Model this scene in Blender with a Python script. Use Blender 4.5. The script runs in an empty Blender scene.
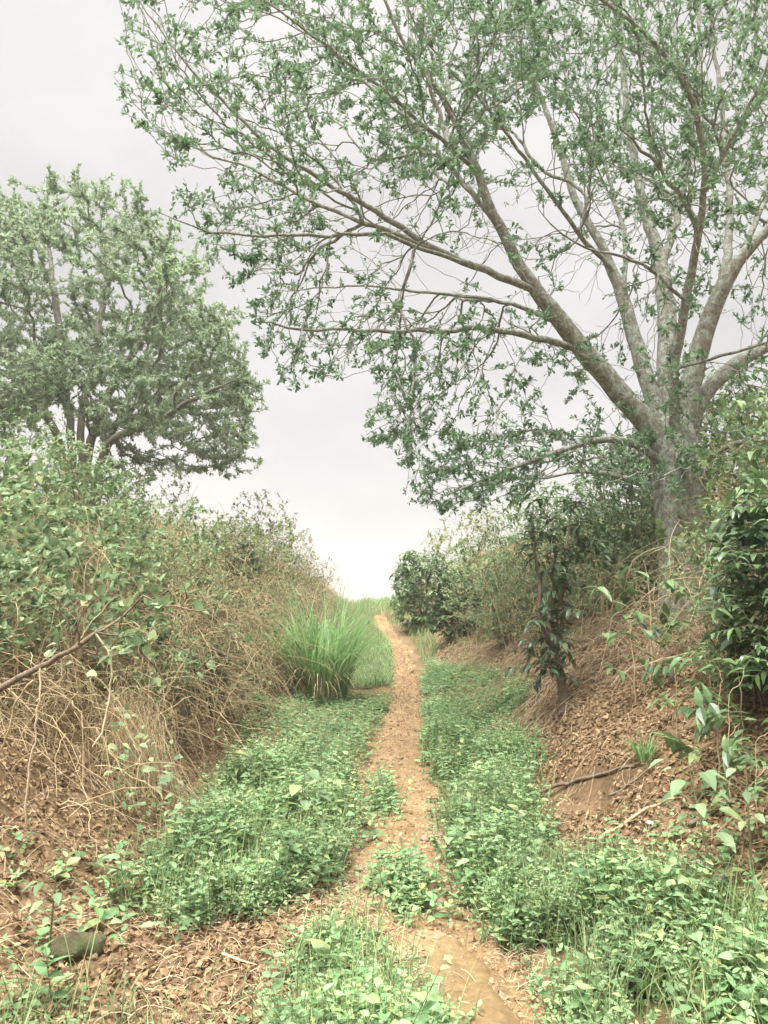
import bpy, math, random
import numpy as np
rng = np.random.default_rng(11)
random.seed(11)
scene = bpy.context.scene
COL = scene.collection

# ------------------------------------------------------------------ camera numbers
F_PX, PITCH, CAM_Z = 770.0, math.radians(7.0), 1.6
CP, SP = math.cos(PITCH), math.sin(PITCH)

def ray(px, py):
    dx, dy = (px - 384) / F_PX, (512 - py) / F_PX
    return np.array([dx, CP - SP * dy, SP + CP * dy])

def at(px, py, Y):
    d = ray(px, py)
    return np.array([0, 0, CAM_Z]) + d * (Y / d[1])

def project(P):
    P = np.atleast_2d(P)
    x, y, z = P[:, 0], P[:, 1], P[:, 2] - CAM_Z
    dep = y * CP + z * SP
    up = -y * SP + z * CP
    dep = np.where(dep < .05, .05, dep)
    return 384 + F_PX * x / dep, 512 - F_PX * up / dep, dep

# ------------------------------------------------------------------ noise
def _hash(ix, iy, s):
    n = (ix * 374761393 + iy * 668265263 + s * 1442695041) & 0xffffffff
    n = ((n ^ (n >> 13)) * 1274126177) & 0xffffffff
    return ((n ^ (n >> 16)) & 0xffff) / 65535.0

def vnoise(x, y, s=0):
    x = np.asarray(x, float); y = np.asarray(y, float)
    ix = np.floor(x).astype(np.int64); iy = np.floor(y).astype(np.int64)
    fx, fy = x - ix, y - iy
    fx = fx * fx * (3 - 2 * fx); fy = fy * fy * (3 - 2 * fy)
    a, b = _hash(ix, iy, s), _hash(ix + 1, iy, s)
    c, d = _hash(ix, iy + 1, s), _hash(ix + 1, iy + 1, s)
    return (a * (1 - fx) + b * fx) * (1 - fy) + (c * (1 - fx) + d * fx) * fy - .5

def fbm(x, y, s=0, o=4):
    t, a = 0, 1.0
    for k in range(o):
        t = t + a * vnoise(x * 2 ** k, y * 2 ** k, s + k * 7)
        a *= .5
    return t

# ------------------------------------------------------------------ terrain
_ty = np.arange(-150, 320, .1)
_tz = np.interp(_ty, [-150, -20, 0, 6, 9, 12, 15, 18, 21, 24, 27, 30, 34, 45, 80, 320],
                [-4, -.4, 0, 0, .05, .18, .38, .66, 1.02, 1.40, 1.66, 1.72, 1.5, .2, -5, -30])
_k = np.exp(-.5 * (np.arange(-30, 31) / 10.) ** 2); _k /= _k.sum()
_tz = np.convolve(np.pad(_tz, 30, mode='edge'), _k, 'valid')
def zp(y): return np.interp(y, _ty, _tz)
PY  = [-10, 2.0, 3.19, 3.65, 4.46, 5.24, 6.67, 8.9, 11.9, 15, 18, 21, 25, 32]
PL  = [.25, .25, .22, .14, -.21, -.26, -.27, -.18, .10, .15, .15, -.24, -.45, -.7]
PR  = [.75, .80, .72, .66, .53, .47, .48, .48, .60, .60, .53, .20, -.02, -.2]
def pl(y): return np.interp(y, PY, PL)
def pr(y): return np.interp(y, PY, PR)
def footL(y): return np.interp(y, [-10, 2, 5, 8, 11, 15, 20, 26, 40], [-2.2, -1.8, -1.55, -1.45, -1.3, -1.15, -1.1, -1.3, -1.6])
def footR(y): return np.interp(y, [-10, 2, 4, 5.5, 8, 12, 18, 22, 26, 40], [1.9, 1.6, 1.25, 1.02, .98, 1.1, 1.05, .75, .55, .5])
def sp(d, w=.14): return w * np.logaddexp(0, d / w)
def rel(d, s1, s2, D): return s2 * d + (s1 - s2) * D * (1 - np.exp(-d / D))
def H0(x, y):
    x = np.asarray(x, float); y = np.asarray(y, float)
    z = zp(y)
    dl = sp(footL(y) - x); dr = sp(x - footR(y))
    dl = np.minimum(dl, 40); dr = np.minimum(dr, 40)
    z = z + rel(dl, .78, .2, 3.0) + rel(dr, .80, .2, 3.0)
    # small eroded ledge on the right bank
    z = z + .16 * np.exp(-((y - 5.9) / .9) ** 2) * (1 / (1 + np.exp(-(x - 1.42 - .06 * np.sin(y * 5)) / .035))) * np.exp(-np.maximum(x - 1.5, 0) / 1.5)
    off = np.clip(np.minimum(dl + dr, 1.0), 0, 1)
    z = z + fbm(x * .55, y * .55, 3) * .26 * off + fbm(x * 2.3, y * 2.3, 5) * (.03 + .07 * off) + fbm(x * 9, y * 9, 9, 3) * .018
    # worn track: two shallow ruts
    w = pr(y) - pl(y); t = (x - pl(y)) / w
    z = z - .05 * np.exp(-((t - .78) / .25) ** 2) - .03 * np.exp(-((t - .1) / .2) ** 2) * np.clip((y - 4) / 1, 0, 1)
    return z
def H(x, y):
    """height of the ground sheet: sunk a little under the path sheet"""
    w = pr(y) - pl(y); t = (np.asarray(x) - pl(y)) / w
    m = np.clip(np.minimum(t, 1 - t) * w / .05, 0, 1) * np.clip((33 - np.asarray(y)) / 2, 0, 1)
    return H0(x, y) - .03 * m
def hz(x, y): return float(H0(np.array([x]), np.array([y]))[0])
def gp(px, py):
    """where the line of sight through a pixel meets the ground"""
    d = ray(px, py); t = np.linspace(1.5, 60, 3000)
    P = d[None] * t[:, None]; z = P[:, 2] + CAM_Z
    g = H0(P[:, 0], P[:, 1]); k = np.argmax(z < g)
    if not (z < g).any(): k = len(t) - 1
    return np.array([P[k, 0], P[k, 1], g[k]])

# ------------------------------------------------------------------ mesh helpers
def norm(v): return v / np.maximum(np.linalg.norm(v, axis=-1, keepdims=True), 1e-9)
def rsph(n): return norm(rng.normal(size=(n, 3)))
class MB:
    def __init__(s): s.V, s.F, s.n = [], [], 0
    def add(s, V, F):
        V = np.asarray(V, np.float32).reshape(-1, 3)
        s.V.append(V); s.F.append(np.asarray(F, np.int32) + s.n); s.n += len(V)
    def mesh(s, name, mat, smooth=False):
        me = bpy.data.meshes.new(name)
        if s.n == 0: return me
        V = np.concatenate(s.V)
        loops = np.concatenate([f.ravel() for f in s.F])
        tot = np.concatenate([np.full(len(f), f.shape[1], np.int32) for f in s.F])
        st = np.concatenate([[0], np.cumsum(tot)[:-1]]).astype(np.int32)
        me.vertices.add(len(V)); me.vertices.foreach_set('co', V.ravel())
        me.loops.add(len(loops)); me.loops.foreach_set('vertex_index', loops)
        me.polygons.add(len(tot)); me.polygons.foreach_set('loop_start', st)
        me.polygons.foreach_set('loop_total', tot)
        me.polygons.foreach_set('use_smooth', np.full(len(tot), smooth))
        me.update(calc_edges=True); me.validate()
        me.materials.append(mat)
        return me
    def build(s, name, mat, parent=None, smooth=False):
        o = bpy.data.objects.new(name, s.mesh(name, mat, smooth)); COL.objects.link(o)
        if parent is not None: o.parent = parent
        return o
def tag(o, label=None, cat=None, group=None, kind=None):
    if label: o['label'] = label
    if cat: o['category'] = cat
    if group: o['group'] = group
    if kind: o['kind'] = kind
    return o
def empty(name, loc=(0, 0, 0), rz=0):
    o = bpy.data.objects.new(name, None); COL.objects.link(o)
    o.location = [float(v) for v in loc]; o.rotation_euler = (0, 0, rz); o.empty_display_size = .1
    return o
def copy_tree(o, parent=None):
    c = o.copy(); COL.objects.link(c)
    if parent is not None: c.parent = parent
    for ch in [k for k in bpy.data.objects if k.parent == o]: copy_tree(ch, c)
    return c

def tubes(mb, P, R, k=5):
    """P (N,S,3) centre lines, R (N,S) radii"""
    P = np.asarray(P, float); R = np.asarray(R, float)
    if len(P) == 0: return
    N, S, _ = P.shape
    T = norm(np.gradient(P, axis=1))
    ref = np.tile(np.array([.31, .17, .93]), (N, 1))
    m = norm(P[:, -1] - P[:, 0])
    ref[np.abs((m * ref).sum(1)) > .9] = np.array([.95, .2, -.2])
    A = norm(np.cross(T, ref[:, None, :])); B = np.cross(T, A)
    a = np.arange(k) * 2 * math.pi / k
    V = P[:, :, None, :] + R[:, :, None, None] * (A[:, :, None, :] * np.cos(a)[None, None, :, None] + B[:, :, None, :] * np.sin(a)[None, None, :, None])
    base = (np.arange(N) * S * k)[:, None, None]
    s = (np.arange(S - 1) * k)[None, :, None]; j = np.arange(k)[None, None, :]; j2 = (j + 1) % k
    F = np.stack([base + s + j, base + s + j2, base + s + k + j2, base + s + k + j], -1).reshape(-1, 4)
    mb.add(V, F)
def tube_paths(mb, paths, kfun):
    groups = {}
    for p, r in paths:
        groups.setdefault((len(p), kfun(max(r))), []).append((p, r))
    for (n, k), L in groups.items():
        if n < 2: continue
        tubes(mb, np.array([a for a, b in L]), np.array([b for a, b in L]), k)

LT = {  # leaf templates: u, v, w(fold factor) and triangles
 'simple': (np.array([[0, 0], [.45, .5], [1, 0], [.45, -.5]]), [[0, 3, 2], [0, 2, 1]]),
 'ovate': (np.array([[0, 0], [.33, 0], [.68, 0], [1, 0], [.12, .3], [.36, .5], [.7, .32], [.12, -.3], [.36, -.5], [.7, -.32]]),
           [[0, 1, 4], [4, 1, 5], [5, 1, 2], [5, 2, 6], [6, 2, 3], [0, 7, 1], [7, 8, 1], [8, 2, 1], [8, 9, 2], [9, 3, 2]]),
 'obovate': (np.array([[0, 0], [.33, 0], [.68, 0], [1, 0], [.12, .1], [.4, .32], [.72, .5], [.12, -.1], [.4, -.32], [.72, -.5]]),
           [[0, 1, 4], [4, 1, 5], [5, 1, 2], [5, 2, 6], [6, 2, 3], [0, 7, 1], [7, 8, 1], [8, 2, 1], [8, 9, 2], [9, 3, 2]]),
}
def leaves(mb, pos, d, nrm, L, wr=.5, shape='ovate', fold=.35, droop=.25, twist=.0):
    n = len(pos)
    if n == 0: return
    uv, tri = LT[shape]; K = len(uv)
    d = norm(d); s = norm(np.cross(d, nrm)); up = np.cross(s, d)
    L = np.broadcast_to(np.asarray(L, float), (n,)); wr = np.broadcast_to(np.asarray(wr, float), (n,))
    fold = np.broadcast_to(np.asarray(fold, float), (n,)); droop = np.broadcast_to(np.asarray(droop, float), (n,))
    u = uv[:, 0][None]; v = uv[:, 1][None] * wr[:, None]
    w = fold[:, None] * np.abs(v) - droop[:, None] * u ** 2
    if twist: w = w + twist * rng.normal(size=(n, 1)) * v * u * 2
    V = pos[:, None, :] + L[:, None, None] * (u[..., None] * d[:, None, :] + v[..., None] * s[:, None, :] + w[..., None] * up[:, None, :])
    F = (np.arange(n)[:, None, None] * K + np.array(tri)[None]).reshape(-1, 3)
    mb.add(V, F)

def blades(mb, base, lean, L, w, S=6, bend=.9, up=None):
    """grass blades: base (N,3), lean (N,2) horizontal direction, arching over by bend"""
    n = len(base); t = np.linspace(0, 1, S + 1)
    L = np.broadcast_to(np.asarray(L, float), (n,)); w = np.broadcast_to(np.asarray(w, float), (n,)); bend = np.broadcast_to(np.asarray(bend, float), (n,))
    lean = lean / np.maximum(np.linalg.norm(lean, axis=1, keepdims=True), 1e-6)
    ang0 = rng.uniform(.03, .3, n) if up is None else up
    th = ang0[:, None] + bend[:, None] * t[None] ** 1.6 * 1.6
    ds = L[:, None] / S
    hx = np.cumsum(np.sin(th) * ds, 1) - np.sin(th[:, :1]) * ds; hzv = np.cumsum(np.cos(th) * ds, 1) - np.cos(th[:, :1]) * ds
    C = base[:, None, :] + np.concatenate([hx[..., None] * lean[:, None, :], hzv[..., None]], -1)
    side = np.stack([-lean[:, 1], lean[:, 0], np.zeros(n)], -1)
    ww = (w[:, None] * np.minimum(1, (1 - t[None]) * 1.7 + .04) * np.minimum(1, .5 + t[None] * 2))[..., None]
    V = np.stack([C - side[:, None] * ww, C + side[:, None] * ww], 2)
    j = np.arange(S) * 2
    F = (np.arange(n)[:, None, None] * (S + 1) * 2 + np.stack([j, j + 1, j + 3, j + 2], -1)[None]).reshape(-1, 4)
    mb.add(V, F)

# ------------------------------------------------------------------ branching by greedy growth towards twig tips
class Growth:
    def __init__(s, cap=60000):
        s.P = np.zeros((cap, 3)); s.par = np.full(cap, -1, int); s.pl = np.zeros(cap); s.D = np.zeros((cap, 3))
        s.rmin = np.zeros(cap); s.id = np.zeros(cap, int); s.open = np.zeros(cap, bool); s.n = 0; s.tips = []
    def node(s, p, par, d, rmin=0, lid=0, opened=True):
        i = s.n; s.P[i] = p; s.par[i] = par; s.D[i] = d; s.rmin[i] = rmin; s.id[i] = lid; s.open[i] = opened
        s.pl[i] = 0 if par < 0 else s.pl[par] + np.linalg.norm(p - s.P[par]); s.n += 1
        return i
    def main(s, pts, radii, lid, step=.18, par=-1, openfrom=.15, jit=.0):
        pts = np.asarray(pts, float); radii = np.asarray(radii, float)
        dl = np.r_[0, np.cumsum(np.linalg.norm(np.diff(pts, axis=0), axis=1))]
        n = max(3, int(dl[-1] / step)); q = np.linspace(0, dl[-1], n)
        C = np.stack([np.interp(q, dl, pts[:, k]) for k in range(3)], 1)
        for _ in range(2): C[1:-1] = (C[:-2] + 2 * C[1:-1] + C[2:]) / 4
        if jit: C[1:] += rng.normal(size=(n - 1, 3)) * jit
        R = np.interp(q, dl, radii); T = norm(np.gradient(C, axis=0)); ids = []
        for k in range(n):
            par = s.node(C[k], par, T[k], R[k], lid, k / n >= openfrom); ids.append(par)
        return ids
    def grow(s, targets, bf=.25, seg=.12, jit=.02, ang=.6, up=.15, sort=True, maxlen=None, curl=0.0):
        if sort:
            b = s.P[:s.n]; dd = np.array([np.min(((b - t) ** 2).sum(1)) for t in targets]); targets = targets[np.argsort(dd)]
        for t in targets:
            v = t - s.P[:s.n]; dist = np.linalg.norm(v, axis=1) + 1e-6
            dot = (v * s.D[:s.n]).sum(1) / dist
            c = dist * (1 + ang * (1 - dot)) + bf * s.pl[:s.n]; c[~s.open[:s.n]] = 1e9
            i = int(np.argmin(c)); d = dist[i]
            if d < .04 or (maxlen and d > maxlen): continue
            n = max(2, int(round(d / seg)) + 1); q = np.linspace(0, 1, n + 1)[1:, None]
            to = v[i] / d; m0 = norm(s.D[i] * .6 + to * .6) * d; m1 = norm(to + np.array([0, 0, up])) * d
            p0, p1 = s.P[i], t
            C = (2 * q ** 3 - 3 * q ** 2 + 1) * p0 + (q ** 3 - 2 * q ** 2 + q) * m0 + (-2 * q ** 3 + 3 * q ** 2) * p1 + (q ** 3 - q ** 2) * m1
            C = C + rng.normal(size=C.shape) * jit * min(1, d * 2) + curl * d * rsph(1) * np.sin(q * math.pi)
            par = i; path = [p0]; prev = p0
            for p in C:
                par = s.node(p, par, norm(p - prev), 0, s.id[i]); prev = p; path.append(p)
            s.tips.append((np.array(path), s.id[i]))
    def radii(s, tip=.004, e=2.4):
        n = s.n; acc = np.zeros(n); ch = np.zeros(n, int)
        order = np.argsort(-np.arange(n))
        r = np.zeros(n)
        for i in order:
            r[i] = max(tip if acc[i] == 0 else acc[i] ** (1 / e), s.rmin[i])
            if s.par[i] >= 0: acc[s.par[i]] += (r[i] if s.rmin[i] == 0 else 0) ** e
        s.r = r; return r
    def paths(s):
        n = s.n; kids = [[] for _ in range(n)]
        for i in range(n):
            if s.par[i] >= 0: kids[s.par[i]].append(i)
        out = []; stack = [(i, -1) for i in range(n) if s.par[i] < 0]
        while stack:
            i, p = stack.pop(); pts, rs, lid = [], [], s.id[i]
            if p >= 0:
                pts.append(s.P[p]); rs.append(min(s.r[p], s.r[i] * 1.25))
            while True:
                pts.append(s.P[i]); rs.append(s.r[i])
                k = kids[i]
                if not k: break
                k = sorted(k, key=lambda q: -s.r[q])
                for q in k[1:]: stack.append((q, i))
                i = k[0]
            rs[-1] *= .5
            out.append((np.array(pts), np.array(rs), lid))
        return out

# ------------------------------------------------------------------ materials
def new_mat(name):
    m = bpy.data.materials.new(name); m.use_nodes = True; nt = m.node_tree; nt.nodes.clear()
    return m, nt, nt.nodes, nt.links
def ramp(N, cols, pos=None):
    r = N.new('ShaderNodeValToRGB'); cr = r.color_ramp
    while len(cr.elements) < len(cols): cr.elements.new(.5)
    for i, c in enumerate(cols):
        cr.elements[i].position = pos[i] if pos else i / max(1, len(cols) - 1)
        cr.elements[i].color = (*c, 1)
    return r
def leaf_mat(name, cols, rough=.55, transl=.3, spec=.3, var=.25):
    m, nt, N, Lk = new_mat(name)
    g = N.new('ShaderNodeNewGeometry'); r = ramp(N, cols); Lk.new(g.outputs['Random Per Island'], r.inputs[0])
    tc = N.new('ShaderNodeTexCoord'); no = N.new('ShaderNodeTexNoise'); no.inputs['Scale'].default_value = 1.7; no.inputs['Detail'].default_value = 3
    Lk.new(tc.outputs['Object'], no.inputs['Vector'])
    hs = N.new('ShaderNodeHueSaturation'); mr = N.new('ShaderNodeMapRange')
    mr.inputs[1].default_value = .3; mr.inputs[2].default_value = .7; mr.inputs[3].default_value = 1 - var; mr.inputs[4].default_value = 1 + var
    Lk.new(no.outputs['Fac'], mr.inputs[0]); Lk.new(mr.outputs[0], hs.inputs['Value']); Lk.new(r.outputs[0], hs.inputs['Color'])
    p = N.new('ShaderNodeBsdfPrincipled'); p.inputs['Roughness'].default_value = rough; p.inputs['Specular IOR Level'].default_value = spec
    Lk.new(hs.outputs[0], p.inputs['Base Color'])
    t = N.new('ShaderNodeBsdfTranslucent'); mx = N.new('ShaderNodeMixShader'); mx.inputs[0].default_value = transl
    hs2 = N.new('ShaderNodeHueSaturation'); hs2.inputs['Value'].default_value = 1.3; hs2.inputs['Hue'].default_value = .49
    Lk.new(hs.outputs[0], hs2.inputs['Color']); Lk.new(hs2.outputs[0], t.inputs[0])
    o = N.new('ShaderNodeOutputMaterial'); Lk.new(p.outputs[0], mx.inputs[1]); Lk.new(t.outputs[0], mx.inputs[2]); Lk.new(mx.outputs[0], o.inputs[0])
    return m
def island_mat(name, cols, rough=.85, pos=None):
    m, nt, N, Lk = new_mat(name)
    g = N.new('ShaderNodeNewGeometry'); r = ramp(N, cols, pos); Lk.new(g.outputs['Random Per Island'], r.inputs[0])
    p = N.new('ShaderNodeBsdfPrincipled'); p.inputs['Roughness'].default_value = rough; p.inputs['Specular IOR Level'].default_value = .2
    tc = N.new('ShaderNodeTexCoord'); no = N.new('ShaderNodeTexNoise'); no.inputs['Scale'].default_value = 40; Lk.new(tc.outputs['Object'], no.inputs['Vector'])
    mx = N.new('ShaderNodeMix'); mx.data_type = 'RGBA'; mx.blend_type = 'MULTIPLY'; mx.inputs[0].default_value = .5
    r2 = ramp(N, [(.55, .55, .55), (1.25, 1.25, 1.25)], [.3, .7]); Lk.new(no.outputs['Fac'], r2.inputs[0])
    Lk.new(r.outputs[0], mx.inputs[6]); Lk.new(r2.outputs[0], mx.inputs[7]); Lk.new(mx.outputs[2], p.inputs['Base Color'])
    o = N.new('ShaderNodeOutputMaterial'); Lk.new(p.outputs[0], o.inputs[0])
    return m
def bark_mat(name, dark, mid, lichen, scale=1.0, bump=.5, lich=.5):
    m, nt, N, Lk = new_mat(name)
    tc = N.new('ShaderNodeTexCoord'); mp = N.new('ShaderNodeMapping'); mp.inputs['Scale'].default_value = (9 * scale, 9 * scale, 3.5 * scale)
    Lk.new(tc.outputs['Object'], mp.inputs[0])
    n1 = N.new('ShaderNodeTexNoise'); n1.inputs['Scale'].default_value = 2.2; n1.inputs['Detail'].default_value = 8; n1.inputs['Roughness'].default_value = .65
    Lk.new(mp.outputs[0], n1.inputs['Vector'])
    r1 = ramp(N, [dark, mid, mid, tuple(min(1, c * 1.25) for c in mid)], [.3, .48, .6, .75]); Lk.new(n1.outputs['Fac'], r1.inputs[0])
    n2 = N.new('ShaderNodeTexNoise'); n2.inputs['Scale'].default_value = 11 * scale; n2.inputs['Detail'].default_value = 6; n2.inputs['Roughness'].default_value = .7
    Lk.new(tc.outputs['Object'], n2.inputs['Vector'])
    r2 = ramp(N, [(0, 0, 0), (1, 1, 1)], [lich, lich + .12]); Lk.new(n2.outputs['Fac'], r2.inputs[0])
    mx = N.new('ShaderNodeMix'); mx.data_type = 'RGBA'; Lk.new(r2.outputs[0], mx.inputs[0]); Lk.new(r1.outputs[0], mx.inputs[6]); mx.inputs[7].default_value = (*lichen, 1)
    p = N.new('ShaderNodeBsdfPrincipled'); p.inputs['Roughness'].default_value = .9; p.inputs['Specular IOR Level'].default_value = .15
    Lk.new(mx.outputs[2], p.inputs['Base Color'])
    n4 = N.new('ShaderNodeTexNoise'); n4.inputs['Scale'].default_value = 42 * scale; n4.inputs['Detail'].default_value = 5; n4.inputs['Roughness'].default_value = .75
    mp2 = N.new('ShaderNodeMapping'); mp2.inputs['Scale'].default_value = (1, 1, .45); Lk.new(tc.outputs['Object'], mp2.inputs[0]); Lk.new(mp2.outputs[0], n4.inputs['Vector'])
    r4 = ramp(N, [(.42, .40, .38), (1, 1, 1), (1.3, 1.3, 1.28)], [.34, .5, .68]); Lk.new(n4.outputs['Fac'], r4.inputs[0])
    m4 = N.new('ShaderNodeMix'); m4.data_type = 'RGBA'; m4.blend_type = 'MULTIPLY'; m4.inputs[0].default_value = .8; Lk.new(mx.outputs[2], m4.inputs[6]); Lk.new(r4.outputs[0], m4.inputs[7]); Lk.new(m4.outputs[2], p.inputs['Base Color'])
    b = N.new('ShaderNodeBump'); b.inputs['Strength'].default_value = bump; b.inputs['Distance'].default_value = .03
    n3 = N.new('ShaderNodeTexNoise'); n3.inputs['Scale'].default_value = 5; n3.inputs['Detail'].default_value = 8; n3.inputs['Roughness'].default_value = .7; Lk.new(mp.outputs[0], n3.inputs['Vector'])
    Lk.new(n3.outputs['Fac'], b.inputs['Height']); Lk.new(b.outputs[0], p.inputs['Normal'])
    o = N.new('ShaderNodeOutputMaterial'); Lk.new(p.outputs[0], o.inputs[0])
    return m
def soil_mat(name, c1, c2, c3, speck, sc=1.0, rough=.95, bump=.6, speck_amt=.5):
    m, nt, N, Lk = new_mat(name)
    tc = N.new('ShaderNodeTexCoord')
    def noise(s, d=6, ro=.6):
        n = N.new('ShaderNodeTexNoise'); n.inputs['Scale'].default_value = s * sc; n.inputs['Detail'].default_value = d; n.inputs['Roughness'].default_value = ro
        Lk.new(tc.outputs['Object'], n.inputs['Vector']); return n
    a = noise(1.6, 8, .65); r = ramp(N, [c1, c2, c3], [.32, .5, .68]); Lk.new(a.outputs['Fac'], r.inputs[0])
    b_ = noise(38, 5, .7); r2 = ramp(N, [(.6, .6, .6), (1.3, 1.3, 1.3)], [.32, .7]); Lk.new(b_.outputs['Fac'], r2.inputs[0])
    mx = N.new('ShaderNodeMix'); mx.data_type = 'RGBA'; mx.blend_type = 'MULTIPLY'; mx.inputs[0].default_value = .75
    Lk.new(r.outputs[0], mx.inputs[6]); Lk.new(r2.outputs[0], mx.inputs[7])
    v = N.new('ShaderNodeTexVoronoi'); v.inputs['Scale'].default_value = 26 * sc; v.inputs['Randomness'].default_value = 1; Lk.new(tc.outputs['Object'], v.inputs['Vector'])
    sepc = N.new('ShaderNodeSeparateColor'); Lk.new(v.outputs['Color'], sepc.inputs[0])
    rs = ramp(N, [(0, 0, 0), (0, 0, 0), (1, 1, 1)], [0, 1 - speck_amt, min(1, 1.08 - speck_amt)]); Lk.new(sepc.outputs[0], rs.inputs[0])
    rd = ramp(N, [(1, 1, 1), (0, 0, 0)], [.25, .5]); Lk.new(v.outputs['Distance'], rd.inputs[0])
    mul = N.new('ShaderNodeMath'); mul.operation = 'MULTIPLY'; Lk.new(rs.outputs[0], mul.inputs[0]); Lk.new(rd.outputs[0], mul.inputs[1])
    mx2 = N.new('ShaderNodeMix'); mx2.data_type = 'RGBA'; Lk.new(mul.outputs[0], mx2.inputs[0]); Lk.new(mx.outputs[2], mx2.inputs[6]); mx2.inputs[7].default_value = (*speck, 1)
    p = N.new('ShaderNodeBsdfPrincipled'); p.inputs['Roughness'].default_value = rough; p.inputs['Specular IOR Level'].default_value = .25
    Lk.new(mx2.outputs[2], p.inputs['Base Color'])
    h = noise(22, 9, .72); ad = N.new('ShaderNodeMath'); ad.operation = 'MULTIPLY_ADD'; Lk.new(mul.outputs[0], ad.inputs[0]); ad.inputs[1].default_value = .35; Lk.new(h.outputs['Fac'], ad.inputs[2])
    b = N.new('ShaderNodeBump'); b.inputs['Strength'].default_value = bump; b.inputs['Distance'].default_value = .02
    Lk.new(ad.outputs[0], b.inputs['Height']); Lk.new(b.outputs[0], p.inputs['Normal'])
    o = N.new('ShaderNodeOutputMaterial'); Lk.new(p.outputs[0], o.inputs[0])
    return m

M = dict(
 ground=soil_mat('litter_soil', (0.0877, 0.0556, 0.0293), (0.15, 0.0978, 0.0515), (0.206, 0.142, 0.08), (0.247, 0.18, 0.111), 1.0, speck_amt=.3),
 path=soil_mat('trodden_earth', (0.173, 0.108, 0.0503), (0.237, 0.157, 0.0791), (0.305, 0.221, 0.121), (0.356, 0.288, 0.177), 1.3, speck_amt=.2, bump=.8),
 mud=soil_mat('wet_mud', (0.149, 0.0989, 0.0447), (0.184, 0.127, 0.0625), (0.218, 0.159, 0.0871), (0.198, 0.148, 0.0894), .8, rough=.55, bump=.3, speck_amt=.05),
 stone=soil_mat('field_stone', (0.19, 0.141, 0.093), (0.266, 0.204, 0.144), (0.342, 0.281, 0.209), (0.19, 0.136, 0.0837), 4, speck_amt=.1),
 mossrock=soil_mat('mossy_rock', (.07, .065, .045), (.12, .11, .06), (.10, .13, .055), (.2, .17, .12), 3, speck_amt=.1),
 bark=bark_mat('pale_bark', (0.104, 0.0913, 0.0695), (0.226, 0.22, 0.183), (0.346, 0.392, 0.348), 1.2, .9, .47),
 bark2=bark_mat('brown_bark', (0.0952, 0.0855, 0.072), (0.204, 0.185, 0.165), (0.293, 0.314, 0.285), 1.6, .4, .56),
 twig=bark_mat('coffee_bark', (.085, .062, .045), (.18, .14, .105), (.26, .245, .21), 3.0, .3, .55),
 drytwig=island_mat('dry_twig', [(0.263, 0.191, 0.107), (0.387, 0.298, 0.176), (0.511, 0.414, 0.256), (0.324, 0.241, 0.139)]),
 straw=island_mat('straw', [(0.277, 0.195, 0.116), (0.393, 0.3, 0.193), (0.508, 0.411, 0.286), (0.323, 0.235, 0.149)]),
 litter=island_mat('dead_leaf', [(0.0999, 0.0599, 0.0313), (0.17, 0.108, 0.0578), (0.24, 0.158, 0.0869), (0.331, 0.245, 0.149), (0.14, 0.0849, 0.0431)]),
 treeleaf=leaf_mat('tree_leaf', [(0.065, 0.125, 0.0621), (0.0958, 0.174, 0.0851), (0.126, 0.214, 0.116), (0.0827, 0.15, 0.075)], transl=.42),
 farleaf=leaf_mat('far_tree_leaf', [(0.146, 0.223, 0.127), (0.204, 0.287, 0.173), (0.264, 0.348, 0.228), (0.292, 0.348, 0.234)], transl=.45),  # greens paled so the colour itself carries a distance veil over the crown
 coffee=leaf_mat('coffee_leaf', [(0.0572, 0.106, 0.046), (0.089, 0.163, 0.0665), (0.128, 0.218, 0.0908), (0.191, 0.281, 0.121)], rough=.38, transl=.25, spec=.5),
 weed=leaf_mat('weed_leaf', [(0.0859, 0.156, 0.0689), (0.139, 0.252, 0.111), (0.185, 0.316, 0.148), (0.237, 0.378, 0.194), (0.284, 0.405, 0.194), (0.318, 0.349, 0.148)], transl=.35, var=.3),
 vineleaf=leaf_mat('vine_leaf', [(0.119, 0.195, 0.102), (0.168, 0.255, 0.131), (0.231, 0.322, 0.183), (0.28, 0.336, 0.16)], transl=.33),
 paleleaf=leaf_mat('pale_leaf', [(0.123, 0.179, 0.0788), (0.171, 0.231, 0.105), (0.209, 0.263, 0.131), (0.237, 0.263, 0.147)], transl=.35),
 darkleaf=leaf_mat('dark_coffee_leaf', [(.03, .06, .03), (.045, .085, .04), (.07, .125, .055), (.10, .165, .075)], rough=.35, transl=.2, spec=.5),
 grass=leaf_mat('tall_grass', [(0.129, 0.273, 0.0878), (0.16, 0.319, 0.11), (0.215, 0.376, 0.153), (0.3, 0.433, 0.23)], transl=.42),
 verge=leaf_mat('verge_grass', [(0.11, 0.2, 0.075), (0.153, 0.242, 0.1), (0.219, 0.29, 0.13), (0.329, 0.328, 0.16)], transl=.3),
 weedstem=island_mat('weed_stem', [(.12, .16, .07), (.2, .17, .1)]),
)

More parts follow.
